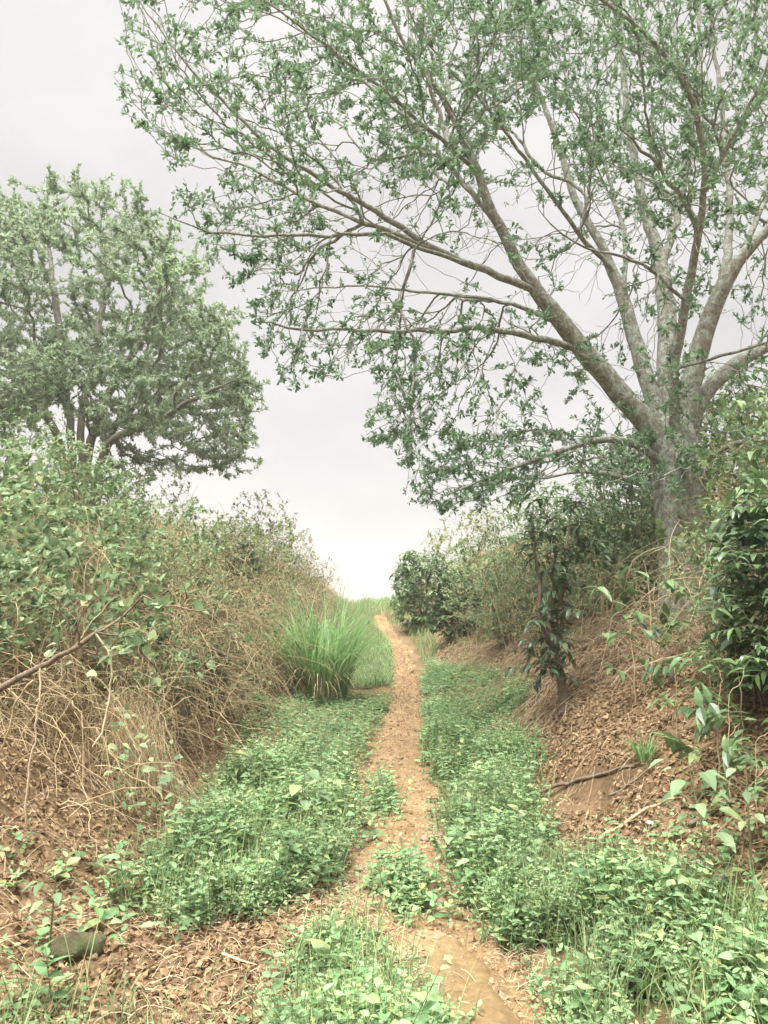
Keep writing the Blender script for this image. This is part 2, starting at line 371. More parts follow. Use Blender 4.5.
# ------------------------------------------------------------------ world, sun, camera
SUN_EL, SUN_AZ = math.radians(62), math.radians(215)
w = bpy.data.worlds.new('World'); scene.world = w; w.use_nodes = True
N, Lk = w.node_tree.nodes, w.node_tree.links; N.clear()
sky = N.new('ShaderNodeTexSky'); sky.sky_type = 'NISHITA'; sky.sun_disc = False; sky.sun_elevation = SUN_EL; sky.sun_rotation = SUN_AZ
tc = N.new('ShaderNodeTexCoord'); sx = N.new('ShaderNodeSeparateXYZ'); Lk.new(tc.outputs['Generated'], sx.inputs[0])
no = N.new('ShaderNodeTexNoise'); no.inputs['Scale'].default_value = 2.2; no.inputs['Detail'].default_value = 5; no.inputs['Roughness'].default_value = .5
mp = N.new('ShaderNodeMapping'); mp.inputs['Scale'].default_value = (1, 1, 2.2); Lk.new(tc.outputs['Generated'], mp.inputs[0]); Lk.new(mp.outputs[0], no.inputs['Vector'])
# overcast luminance: even near the horizon, brighter towards the zenith where the veiled sun is
SKYV = 1.0
el = ramp(N, [(.205, .197, .188), (.158, .1535, .149), (.146, .1425, .140), (.165, .161, .157), (1.1, 1.06, .98), (1.6, 1.53, 1.40)], [0.0, .12, .30, .66, .82, 1.0])
Lk.new(sx.outputs[2], el.inputs[0])
cl = ramp(N, [(.89, .887, .895), (1.09, 1.085, 1.08)], [.37, .63]); Lk.new(no.outputs['Fac'], cl.inputs[0])
mul = N.new('ShaderNodeMix'); mul.data_type = 'RGBA'; mul.blend_type = 'MULTIPLY'; mul.inputs[0].default_value = 1
Lk.new(el.outputs[0], mul.inputs[6]); Lk.new(cl.outputs[0], mul.inputs[7])
sc_ = N.new('ShaderNodeVectorMath'); sc_.operation = 'SCALE'; sc_.inputs[3].default_value = 10.0; Lk.new(mul.outputs[2], sc_.inputs[0])
mx = N.new('ShaderNodeMix'); mx.data_type = 'RGBA'; mx.inputs[0].default_value = .98; Lk.new(sky.outputs[0], mx.inputs[6]); Lk.new(sc_.outputs[0], mx.inputs[7])
bg = N.new('ShaderNodeBackground'); bg.inputs[1].default_value = .1; Lk.new(mx.outputs[2], bg.inputs[0])
wo = N.new('ShaderNodeOutputWorld'); Lk.new(bg.outputs[0], wo.inputs[0])

sun = bpy.data.lights.new('sun', 'SUN'); sun.energy = 1.5; sun.angle = math.radians(25); sun.color = (1, .96, .9)
so = bpy.data.objects.new('sun', sun); COL.objects.link(so)
from mathutils import Vector
sd = Vector((math.sin(SUN_AZ) * math.cos(SUN_EL), math.cos(SUN_AZ) * math.cos(SUN_EL), math.sin(SUN_EL)))
so.rotation_euler = (-sd).to_track_quat('-Z', 'Y').to_euler(); so.location = (0, 0, 30)
cam = bpy.data.cameras.new('camera'); co = bpy.data.objects.new('camera', cam); COL.objects.link(co)
cam.sensor_fit = 'VERTICAL'; cam.sensor_height = 24; cam.lens = 24 * F_PX / 1024; cam.clip_start = .05; cam.clip_end = 2000
co.location = (0, 0, CAM_Z); co.rotation_euler = (math.pi / 2 + PITCH, 0, 0); scene.camera = co
scene.view_settings.view_transform = 'Standard'; scene.view_settings.look = 'None'; scene.view_settings.gamma = 1
scene.view_settings.exposure = 2.42
scene.cycles.use_denoising = True
scene.cycles.max_bounces = 8; scene.cycles.transmission_bounces = 4; scene.cycles.diffuse_bounces = 5

# ------------------------------------------------------------------ ground, path, mud
def axis(a, b, step, lo, hi, g=1.18):
    mid = list(np.arange(a, b + 1e-6, step)); s = step; v = b
    while v < hi: s *= g; v += s; mid.append(v)
    s = step; v = a; pre = []
    while v > lo: s *= g; v -= s; pre.append(v)
    return np.array(pre[::-1] + mid)
gx = axis(-5, 5, .05, -110, 110); gy = axis(1.2, 13, .05, -60, 140, 1.06)
X, Y = np.meshgrid(gx, gy); Z = H(X, Y)
nx, ny = len(gx), len(gy); i = np.arange(nx - 1)[None] + np.arange(ny - 1)[:, None] * nx
mb = MB(); mb.add(np.stack([X, Y, Z], -1), np.stack([i, i + 1, i + 1 + nx, i + nx], -1).reshape(-1, 4))
tag(mb.build('ground', M['ground'], smooth=True), kind='structure')

def sheet(name, ys, l, r, lift, mat, nt=26, edge=.05):
    t = np.linspace(0, 1, nt); mb = MB()
    Xs = l[:, None] + (r - l)[:, None] * t[None]; Ys = np.repeat(ys[:, None], nt, 1)
    e = np.minimum(t, 1 - t)[None] * (r - l)[:, None]
    Zs = H0(Xs, Ys) + lift - (lift + .004 if name == 'mud' else .045) * np.clip(1 - e / edge, 0, 1) ** 2
    Zs += fbm(Xs * 24, Ys * 24, 31, 2) * .006 + (fbm(Xs * 7, Ys * 7, 33, 3) * .02 if name == 'mud' else 0)
    n = nt; i = np.arange(n - 1)[None] + np.arange(len(ys) - 1)[:, None] * n
    mb.add(np.stack([Xs, Ys, Zs], -1), np.stack([i, i + 1, i + 1 + n, i + n], -1).reshape(-1, 4))
    return tag(mb.build(name, mat, smooth=True), kind='structure')
ys = np.arange(-3, 33, .04)
ys = ys[ys < 25.2]; sheet('path', ys, pl(ys) - .03 + fbm(ys * 2.2, ys * 0 + 3, 41) * .16, pr(ys) + .03 + fbm(ys * 2.2, ys * 0 + 9, 43) * .16, .006, M['path'], 30)
ys = np.arange(1.8, 3.95, .03); c = np.interp(ys, [1.8, 3.1, 3.95], [.58, .44, .30]); hw = np.interp(ys, [1.8, 3.2, 3.7, 3.95], [.22, .19, .13, .015])
sheet('mud', ys, c - hw + fbm(ys * 5, ys * 0, 51) * .12, c + hw + fbm(ys * 5, ys * 0 + 5, 53) * .12, .02, M['mud'], 24, .09)

# ------------------------------------------------------------------ scatter helpers
def poly_px(pts): return np.array([gp(*p)[:2] for p in pts])
def inside(P, poly):
    x, y = P[:, 0], P[:, 1]; r = np.zeros(len(P), bool); j = len(poly) - 1
    for i in range(len(poly)):
        xi, yi = poly[i]; xj, yj = poly[j]
        c = ((yi > y) != (yj > y)) & (x < (xj - xi) * (y - yi) / (yj - yi + 1e-12) + xi); r ^= c; j = i
    return r
def scatter(poly, n, clump=0, seed=0, thr=-.1):
    lo, hi = poly.min(0), poly.max(0); out = []; tot = 0
    for _ in range(40):
        P = rng.uniform(lo, hi, (n * 2, 2)); P = P[inside(P, poly)]
        if clump: P = P[fbm(P[:, 0] * clump, P[:, 1] * clump, seed) > thr + rng.normal(size=len(P)) * .12]
        out.append(P); tot += len(P)
        if tot >= n: break
    P = np.concatenate(out)[:n]
    return np.c_[P, H0(P[:, 0], P[:, 1])]
def on_path(P, m=.0): return (P[:, 0] > pl(P[:, 1]) + m) & (P[:, 0] < pr(P[:, 1]) - m)

def weeds(mbl, mbs, base, hmin, hmax, leaf=(.03, .055), per=.045, shape='ovate', wr=.55, spread=.9):
    """upright leafy weeds: opposite pairs of leaves up a leaning stem"""
    n = len(base); h = rng.uniform(hmin, hmax, n) * rng.uniform(.6, 1.1, n) * np.clip(1.0 + 1.1 * fbm(base[:, 0] * 2.6, base[:, 1] * 2.6, 67),   .45, 1.3); h = np.where(rng.uniform(size=n) < .05, h * 1.5, h)
    ps = rng.lognormal(0, .28, n)
    lean = rng.normal(size=(n, 2)) * .3; top = base + np.c_[lean * h[:, None], h]
    if mbs is not None:
        t = np.linspace(0, 1, 3)[None, :, None]; P = base[:, None] * (1 - t) + top[:, None] * t
        tubes(mbs, P, np.tile(np.array([.0026, .002, .001]), (n, 1)), 3)
    K = int(math.ceil(hmax / per)) + 1
    for k in range(K):
        f = 1 - k * per / h; m = f > .12
        if not m.any(): continue
        b = base[m] * (1 - f[m, None]) + top[m] * f[m, None]; q = m.sum()
        a0 = rng.uniform(0, 6.28, q) if k == 0 else a0f[m] + math.pi / 2 + rng.normal(size=q) * .4
        if k == 0: a0f = np.zeros(n); 
        a0f[m] = a0
        for s in (0, math.pi):
            a = a0 + s + rng.normal(size=q) * .25
            up = rng.uniform(.0, .7, q) if k else rng.uniform(.4, 1.1, q)
            d = norm(np.c_[np.cos(a), np.sin(a), up])
            L = ps[m] * rng.uniform(*leaf, q) * (1 + .35 * np.minimum(k, 2)) * (.75 if k == 0 else 1)
            nrm = norm(np.array([0, 0, 1.]) + rsph(q) * .45)
            leaves(mbl, b, d, nrm, L, rng.uniform(wr * .8, wr * 1.2, q), shape, .25, rng.uniform(.1, .45, q))

# ------------------------------------------------------------------ weeds along the path (uncountable: stuff)
weed_patches = [
 ('weeds', 'leafy pale green weeds carpeting the verge left of the path', [(350, 775), (346, 868), (305, 905), (210, 932), (140, 942), (125, 905), (180, 850), (215, 795), (290, 760)], 1900, .12, .34, (.022, .042)),
 ('weeds', 'dense leafy weeds bulging over the path at the bottom of the view', [(296, 985), (335, 948), (375, 948), (398, 985), (425, 1050), (425, 1120), (290, 1120), (288, 1050)], 1150, .10, .28, (.026, .046)),
 ('weeds', 'leafy pale green weeds carpeting the verge right of the path', [(430, 745), (520, 760), (520, 828), (580, 868), (650, 898), (768, 930), (840, 1024), (860, 1160), (600, 1160), (572, 1024), (478, 905), (455, 850)], 5600, .11, .29, (.02, .039)),
 ('weeds', 'weeds creeping into the bottom left corner over dead leaves', [(-40, 1000), (60, 995), (150, 1010), (245, 1000), (262, 1060), (262, 1250), (-40, 1250)], 480, .06, .18, (.026, .048)),
]
for nm, lab, pp, n, h0, h1, lf in weed_patches:
    poly = poly_px(pp); B = scatter(poly, n, 1.6, 61, -.3); B = B[~on_path(B, .06)] if 'bulging' not in lab else B
    B[:, :2] += rng.normal(size=(len(B), 2)) * .05; B = B[fbm(B[:, 0] * 1.9, B[:, 1] * 1.9, 68) > -.3 + rng.normal(size=len(B)) * .1]; B[:, 2] = H0(B[:, 0], B[:, 1])
    ml, ms = MB(), MB(); sel = fbm(B[:, 0] * 1.7, B[:, 1] * 1.7, 69) + rng.normal(size=len(B)) * .22
    A_, B_, C_ = B[sel < -.08], B[(sel >= -.08) & (sel < .3)], B[sel >= .3]
    weeds(ml, ms, np.repeat(A_, 2, 0) + rng.normal(size=(len(A_) * 2, 3)) * np.array([.03, .03, 0]), h0 * .7, h1 * .85, (lf[0] * .45, lf[1] * .55), per=.026); weeds(ml, ms, B_, h0, h1, lf); weeds(ml, ms, C_, h0, h1 * 1.1, (lf[0] * .9, lf[1] * 1.1), wr=.42)
    q = int(len(B) * 1.3); gi = rng.integers(0, len(B), q); mgr = MB(); blades(mgr, B[gi] + rng.normal(size=(q, 3)) * np.array([.05, .05, 0]), rng.normal(size=(q, 2)), rng.uniform(.12, .42, q), rng.uniform(.0012, .0028, q), 4, rng.uniform(.1, .9, q))
    o = ml.build(nm, M['weed']); tag(o, lab, 'weeds', kind='stuff'); tag(mgr.build('grass_blades', M['verge'], o), kind='stuff')
    tag(ms.build('stems', M['weedstem'], o), kind='stuff')
# finer weeds further up both verges
far_patches = [
 ('low_weeds', 'low fine weeds on the far left verge around the grass clump', [(300, 745), (352, 768), (372, 735), (392, 700), (396, 668), (385, 640), (360, 640), (330, 672), (250, 700), (215, 765)], 6600, .06, .20, (.018, .034)),
 ('low_weeds', 'low bright weeds between the path and the leaf litter slope', [(428, 750), (424, 700), (428, 668), (470, 672), (528, 682), (532, 702), (500, 735), (545, 770), (520, 775)], 4200, .08, .26, (.018, .036)),
 ('low_weeds', 'thin green sprigs coming up through dead leaves on the left', [(0, 830), (60, 860), (130, 850), (190, 850), (230, 930), (130, 960), (0, 990)], 75, .06, .2, (.03, .05)),
 ('low_weeds', 'thin green sprigs under the dark coffee bush on the right', [(640, 850), (690, 800), (768, 800), (820, 860), (790, 930), (700, 880)], 80, .06, .2, (.028, .05)),
]
for nm, lab, pp, n, h0, h1, lf in far_patches:
    poly = poly_px(pp); B = scatter(poly, n, 1.2, 63, -.2); B[:, :2] += rng.normal(size=(len(B), 2)) * .06; B[:, 2] = H0(B[:, 0], B[:, 1]); B = B[~on_path(B, .03)]
    ml = MB(); weeds(ml, None, B, h0, h1, lf, shape='ovate' if n < 500 else 'simple', per=.05, wr=.6)
    tag(ml.build(nm, M['weed']), lab, 'weeds', kind='stuff')
n = 520; yy = 2.2 + 11 * rng.uniform(size=n) ** 1.3; sd = rng.uniform(size=n) < .5; B = np.c_[np.where(sd, pl(yy) + rng.normal(size=n) * .07 - .01, pr(yy) + rng.normal(size=n) * .07 + .01), yy]
B = np.c_[B, H0(B[:, 0], B[:, 1])]; ml = MB(); weeds(ml, None, B, .03, .13, (.014, .03), per=.03); tag(ml.build('low_weeds', M['weed']), 'small sprigs straggling along both edges of the worn path', 'weeds', kind='stuff')
# the two tufts growing between the wheel-worn ruts
for lab, (px, py), rx, ry, n in (('small weed tuft growing on the path hump beside stones', (384, 800), .10, .75, 130), ('leafy weed tuft splitting the path just above the muddy patch', (408, 893), .14, .45, 150)):
    c = gp(px, py + 8); B = np.c_[c[0] + rng.normal(size=n) * rx * .6, c[1] + rng.normal(size=n) * ry * .5]
    B = np.c_[B, H0(B[:, 0], B[:, 1])]
    t = empty('weed_tuft', c); ml, ms = MB(), MB(); weeds(ml, ms, B - c, .06, .2, (.022, .042)); ml.build('foliage', M['weed'], t); tag(ms.build('stems', M['weedstem'], t), kind='stuff')
    tag(t, lab, 'weeds', 'weed tufts on the path')

# verge grass, pale, near the crest and along the edges (stuff)
mbg = MB()
for pp, n, L in (([(376, 622), (372, 606), (398, 600), (432, 612), (440, 650), (430, 668), (424, 668), (405, 632), (388, 628), (366, 612), (362, 603)], 9000, (.15, .45)),
                 ([(330, 600), (372, 604), (380, 625), (390, 650), (392, 690), (340, 690)], 7000, (.12, .38)),
                 ([(250, 760), (352, 750), (350, 860), (240, 860)], 1200, (.1, .3)),
                 ([(430, 700), (520, 690), (560, 800), (470, 860), (440, 800)], 1200, (.1, .3)),
                 ([(520, 905), (768, 900), (768, 1060), (600, 1060)], 420, (.12, .4)),
                 (None, 6000, (.15, .5)), (0, 6000, (.15, .5)),
                 ([(100, 800), (250, 790), (240, 900), (120, 930)], 300, (.1, .3))):
    B = scatter(poly_px(pp) if pp else np.array([[-8, 9.5], [-1.2, 15], [-1.2, 27], [-8, 27]]) * np.array([1 if pp is None else -1.05, 1]), n) if pp or True else 0; B = B[~on_path(B, .02) | (B[:, 1] > 23.5)]; q = len(B)
    blades(mbg, B, rng.normal(size=(q, 2)), rng.uniform(*L, q), rng.uniform(.002, .004, q) * (1.6 if n > 3000 else 1), 4, rng.uniform(.2, .9, q))
tag(mbg.build('grass', M['verge']), 'thin pale grass growing on both verges up to the crest', 'grass', kind='stuff')

# ------------------------------------------------------------------ dead leaves and straw (stuff)
def dead(mb, B, lo=.04, hi=.085):
    q = len(B); a = rng.uniform(0, 6.28, q)
    e = .05; sx_ = (H0(B[:, 0] + e, B[:, 1]) - H0(B[:, 0] - e, B[:, 1])) / (2 * e); sy_ = (H0(B[:, 0], B[:, 1] + e) - H0(B[:, 0], B[:, 1] - e)) / (2 * e)
    nrm = norm(norm(np.c_[-sx_, -sy_, np.ones(q)]) + rsph(q) * .5)
    d = np.c_[np.cos(a), np.sin(a), np.cos(a) * sx_ + np.sin(a) * sy_ + rng.normal(size=q) * .25]
    P = B + np.c_[np.zeros((q, 2)), rng.uniform(.004, .03, q)]
    leaves(mb, P, d, nrm, rng.uniform(lo, hi, q), rng.uniform(.35, .65, q), 'obovate', rng.uniform(-.6, .9, q), rng.uniform(-.5, .6, q), .5)
mbd = MB()
soil_cut = poly_px([(520, 812), (548, 790), (640, 768), (660, 790), (590, 818)])
for poly, n, lo, hi in ((np.array([[-4.2, 1.6], [.2, 1.6], [-.1, 4.6], [-1.0, 6.5], [-1.3, 9], [-4.8, 9]]), 60000, .018, .048),
                (np.array([[.95, 4.2], [2.6, 2.6], [4.6, 3.5], [5.0, 9.5], [1.1, 9.5]]), 52000, .018, .048),
                (np.array([[1.0, 9.5], [5.5, 9.5], [6, 20], [1.2, 20]]), 16000, .04, .085),
                (np.array([[-1.3, 9], [-5.5, 9], [-5.5, 16], [-1.2, 16]]), 9000, .04, .09)):
    B = scatter(poly, n, 1.1, 71, -.42); B = B[~on_path(B, -.02)]
    k = ~inside(B, soil_cut) | (rng.uniform(size=len(B)) < .12); dead(mbd, B[k], lo, hi)
tag(mbd.build('leaf_litter', M['litter']), 'curled brown dead leaves lying thick over both banks', 'dead leaves', kind='stuff')

def straws(mb, B, L, r, lift=.02, curv=.35, k=3, S=5, tilt=.12):
    q = len(B); a = rng.uniform(0, 6.28, q); L = rng.uniform(*L, q); t = np.linspace(-.5, .5, S)
    cv = rng.normal(size=q) * curv
    ang = a[:, None] + cv[:, None] * t[None] * 2
    dx = np.cumsum(np.cos(ang), 1) / S * L[:, None]; dy = np.cumsum(np.sin(ang), 1) / S * L[:, None]
    x = B[:, :1] + dx - dx.mean(1, keepdims=True); y = B[:, 1:2] + dy - dy.mean(1, keepdims=True)
    z = H0(x, y) + lift * rng.uniform(.2, 1.6, (q, 1)) + rng.normal(size=(q, 1)) * tilt * t[None] * L[:, None] + rng.uniform(0, .18, (q, 1)) * L[:, None] * (1 - 4 * t[None] ** 2)
    tubes(mb, np.stack([x, y, z], -1), np.tile(r * np.ones(S), (q, 1)) * rng.uniform(.6, 1.4, (q, 1)), k)
mbs_ = MB()
straws(mbs_, scatter(np.array([[-4.2, 1.6], [-.45, 1.6], [-1.0, 6.5], [-1.3, 10], [-4.8, 10]]), 5200, 1.0, 81, -.15), (.06, .34), .0011)
straws(mbs_, scatter(np.array([[1.0, 7.2], [5.0, 7.5], [6, 18], [1.3, 18]]), 11000, 1.0, 83, -.3), (.15, .6), .0021, .06)
straws(mbs_, scatter(np.array([[1.1, 4.0], [2.6, 2.6], [4.6, 3.5], [4.0, 8], [1.2, 8]]), 2200), (.06, .3), .0011)
B = np.c_[rng.uniform(2.0, 6.5, 2600), rng.normal(size=2600)]; yy = B[:, 0]; side = rng.uniform(size=2600) < .62
xx = np.where(side, pr(yy) - .02 + B[:, 1] * .07, pl(yy) + .03 + B[:, 1] * .09); straws(mbs_, np.c_[xx, yy, yy * 0], (.03, .13), .0014, .012, .3)
B = np.c_[rng.uniform(-1.0, .5, 1900), rng.uniform(1.9, 4.6, 1900), np.zeros(1900)]; B = B[B[:, 0] < pl(B[:, 1]) + .02]; straws(mbs_, B, (.04, .2), .0016, .02, .3)
tag(mbs_.build('straw', M['straw']), 'pale dry straw and stalks strewn over the ground', 'straw', kind='stuff')

# ------------------------------------------------------------------ stones
def stone_mesh(mb, c, r, sq=.6, seed=0):
    nlat, nlon = 10, 16; V = []
    R = np.random.default_rng(seed)
    off = R.uniform(0, 50, 3)
    for a in range(nlat + 1):
        th = math.pi * a / nlat
        for b in range(nlon):
            ph = 2 * math.pi * b / nlon
            d = np.array([math.sin(th) * math.cos(ph), math.sin(th) * math.sin(ph), math.cos(th)])
            k = 1 + .4 * float(vnoise(d[0] * 4 + off[0], d[1] * 4 + d[2] * 3.3 + off[1], seed + 3)) + .55 * float(vnoise(d[0] * 1.6 + off[0], d[1] * 1.6 + d[2] * 1.3 + off[1], seed))
            V.append(d * k * r * np.array([1.15, .9, sq]))
    F = [[a * nlon + b, (a + 1) * nlon + b, (a + 1) * nlon + (b + 1) % nlon, a * nlon + (b + 1) % nlon] for a in range(nlat) for b in range(nlon)]
    mb.add(np.array(V) + c, F)
stone_spots = [
 (370, 842, .045, 'tan stone lying left of the path hump, largest of the row'), (383, 858, .05, 'rounded tan stone in the left rut above the weed tuft'),
 (360, 872, .03, 'small stone at the left edge of the path by the weeds'), (425, 841, .035, 'round stone alone in the right rut of the path'),
 (414, 856, .055, 'flat half-buried slab stone between the two ruts'), (440, 838, .03, 'pale stone at the right path edge under the weeds'),
 (366, 826, .03, 'pinkish stone just left of the small weed tuft'), (362, 812, .026, 'small pale stone at the upper left edge of the rut'),
 (430, 812, .026, 'small stone at the right edge beside the weed tuft'), (437, 905, .04, 'grey flat stone below the leafy weed tuft'),
 (368, 783, .035, 'pale stone above the small weed tuft on the left'), (400, 760, .03, 'small round stone midway up the worn track'),
 (447, 896, .03, 'pebbly stone right of the leafy weed tuft'), (424, 745, .03, 'tan stone at the right edge farther up the path'),
]
for k, (px, py, r, lab) in enumerate(stone_spots):
    c = gp(px, py); mb = MB(); stone_mesh(mb, np.zeros(3), r, .55, 100 + k)
    o = mb.build('stone', M['stone'], smooth=True); o.location = c + np.array([0, 0, r * .18 + .012]); o.rotation_euler = (0, 0, k * 1.7)
    tag(o, lab, 'stone', 'stones on the path')
for k, (px, py, r, lab) in enumerate([(650, 829, .022, 'whitish stone among dead leaves right of the fallen branch'), (699, 871, .022, 'whitish stone among sprigs under the tall weed'), (722, 887, .034, 'pale pinkish stone below the big drooping leaf')]):
    c = gp(px, py); mb = MB(); stone_mesh(mb, np.zeros(3), r, .6, 140 + k)
    o = mb.build('stone', island_mat('pale_stone', [(.36, .32, .29), (.36, .32, .29)]), smooth=True); o.location = c + np.array([0, 0, r * .3 + .02]); tag(o, lab, 'stone')
c = gp(72, 955); mb = MB(); stone_mesh(mb, np.zeros(3), .11, .6, 163)
o = mb.build('rock', M['mossrock'], smooth=True); o.location = c + np.array([0, 0, .03]); o.rotation_euler = (0, .1, .5); tag(o, 'dark mossy rock half buried in dead leaves at the left', 'rock')
mb = MB(); n = 3800; yy = 2 + 16 * rng.uniform(size=n) ** 1.7; u = rng.uniform(-.05, 1.05, n); xx = pl(yy) + (pr(yy) - pl(yy)) * u
P = np.c_[xx, yy, H0(xx, yy) + .008]; r = rng.gamma(1.4, .0036, n) + .002 + .004 * (rng.uniform(size=n) < .12) + .0006 * yy
T = norm(np.array([[1, 0, 0], [0, 1, 0], [-1, 0, 0], [0, -1, 0], [0, 0, .7], [0, 0, -.7]], float))
V = P[:, None] + (T[None] + rng.normal(size=(n, 6, 3)) * .18) * r[:, None, None]
F = (np.arange(n)[:, None, None] * 6 + np.array([[0, 1, 4], [1, 2, 4], [2, 3, 4], [3, 0, 4], [1, 0, 5], [2, 1, 5], [3, 2, 5], [0, 3, 5]])[None]).reshape(-1, 3); mb.add(V, F)
tag(mb.build('gravel', island_mat('pebble', [(.18, .115, .06), (.27, .18, .105), (.36, .265, .175), (.23, .145, .08)])), 'small pebbles and clods scattered over the worn path', 'pebbles', kind='stuff')

# ------------------------------------------------------------------ the big tree on the right bank
def leaf_sprays(mb, tips, n, L, wr, shape, up=.25, back=.14, droop=.2, spread=.95, fold=.3, clump=0):
    if not tips: return
    e = np.array([p[-1] for p in tips]); d = norm(np.array([p[-1] - p[max(0, len(p) - 3)] for p in tips]))
    lam = n * np.exp(clump * 1.7 * fbm(e[:, 0] * .9 + e[:, 2] * .4, e[:, 1] * .7 + e[:, 2] * 1.1, 77)) if clump else np.full(len(tips), float(n))
    k = rng.poisson(lam); idx = np.repeat(np.arange(len(tips)), k); q = len(idx)
    pos = e[idx] - d[idx] * (rng.uniform(0, 1, q) ** 1.5 * back)[:, None]
    dd = norm(d[idx] * .55 + rsph(q) * spread + np.array([0, 0, up]))
    nrm = norm(np.array([0, 0, 1.]) + rsph(q) * .7)
    leaves(mb, pos, dd, nrm, rng.uniform(L[0], L[1], q), rng.uniform(wr * .8, wr * 1.2, q), shape, fold, rng.uniform(-.1, droop * 2, q))

def px_limb(rows):
    return np.array([at(a, b, Y) for a, b, Y, r in rows]), np.array([r for a, b, Y, r in rows])
base = gp(690, 606); base = np.array([base[0], 9.0, hz(base[0], 9.0)]); base[0] = at(690, 606, 9.0)[0]; base[2] = hz(base[0], 9.0)
tree = empty('broadleaf_tree', base)
tag(tree, 'large pale barked tree with spreading limbs arching over the path', 'tree')
G = Growth(150000)
tr_p = [np.array([base[0] + .05, 9.0, base[2] - .35])] + [at(a, b, Y) for a, b, Y in ((690, 585, 9), (687, 555, 9), (682, 520, 9), (677, 480, 9), (674, 445, 9), (672, 415, 9))]
G.main(tr_p, [.46, .34, .30, .28, .28, .27, .20], 0, .12, openfrom=2)
LIMBS = [
 [(672, 475, 9, 0.135), (652, 428, 8.95, 0.135), (600, 370, 8.8, 0.119), (560, 320, 8.6, 0.103), (522, 272, 8.4, 0.0704), (492, 212, 8.2, 0.0563), (470, 150, 8, 0.0422), (440, 90, 7.8, 0.0317), (400, 40, 7.6, 0.0211), (370, -40, 7.4, 0.0127)],
 [(668, 450, 9.1, 0.119), (660, 423, 9.15, 0.111), (636, 344, 9.4, 0.095), (623, 297, 9.5, 0.0832), (604, 250, 9.6, 0.0598), (575, 200, 9.7, 0.0493), (550, 120, 9.8, 0.0352), (520, 40, 9.9, 0.0246), (500, -60, 10, 0.0141)],
 [(672, 440, 9.1, 0.135), (668, 400, 9.3, 0.135), (667, 320, 9.6, 0.119), (661, 262, 9.8, 0.095), (645, 215, 10, 0.0634), (630, 140, 10.2, 0.0493), (622, 60, 10.3, 0.0352), (615, -60, 10.4, 0.0211)],
 [(676, 440, 8.85, 0.0704), (673, 403, 8.7, 0.0634), (674, 365, 8.5, 0.0563), (686, 297, 8.2, 0.0493), (698, 238, 7.9, 0.0422), (706, 190, 7.6, 0.0352), (700, 120, 7.2, 0.0296), (672, 60, 6.8, 0.0225), (620, 10, 6.4, 0.0155), (560, -20, 6.1, 0.00845)],
 [(682, 440, 9.05, 0.135), (690, 385, 9.0, 0.127), (703, 335, 8.9, 0.111), (724, 283, 8.7, 0.095), (744, 252, 8.6, 0.0704), (775, 222, 8.5, 0.0563), (830, 170, 8.3, 0.0422), (900, 90, 8.1, 0.0282), (960, 0, 8, 0.0141)],
 [(684, 450, 9.1, 0.103), (703, 392, 9.2, 0.0994), (736, 362, 9.3, 0.0871), (772, 345, 9.5, 0.0634), (840, 310, 9.8, 0.0422), (930, 270, 10.1, 0.0211)],
 [(668, 475, 8.9, 0.0634), (645, 445, 8.7, 0.0528), (604, 437, 8.5, 0.0387), (549, 455, 8.2, 0.0268), (494, 474, 7.9, 0.0176), (440, 498, 7.7, 0.00845)],
 [(684, 470, 8.9, 0.0493), (706, 461, 8.6, 0.0422), (724, 444, 8.3, 0.0317), (760, 438, 8.0, 0.0211), (800, 440, 7.8, 0.0106)],
 [(668, 490, 9.1, 0.0563), (644, 486, 9.3, 0.0458), (620, 476, 9.6, 0.0352), (585, 470, 9.9, 0.0225), (545, 478, 10.1, 0.0106)],
]
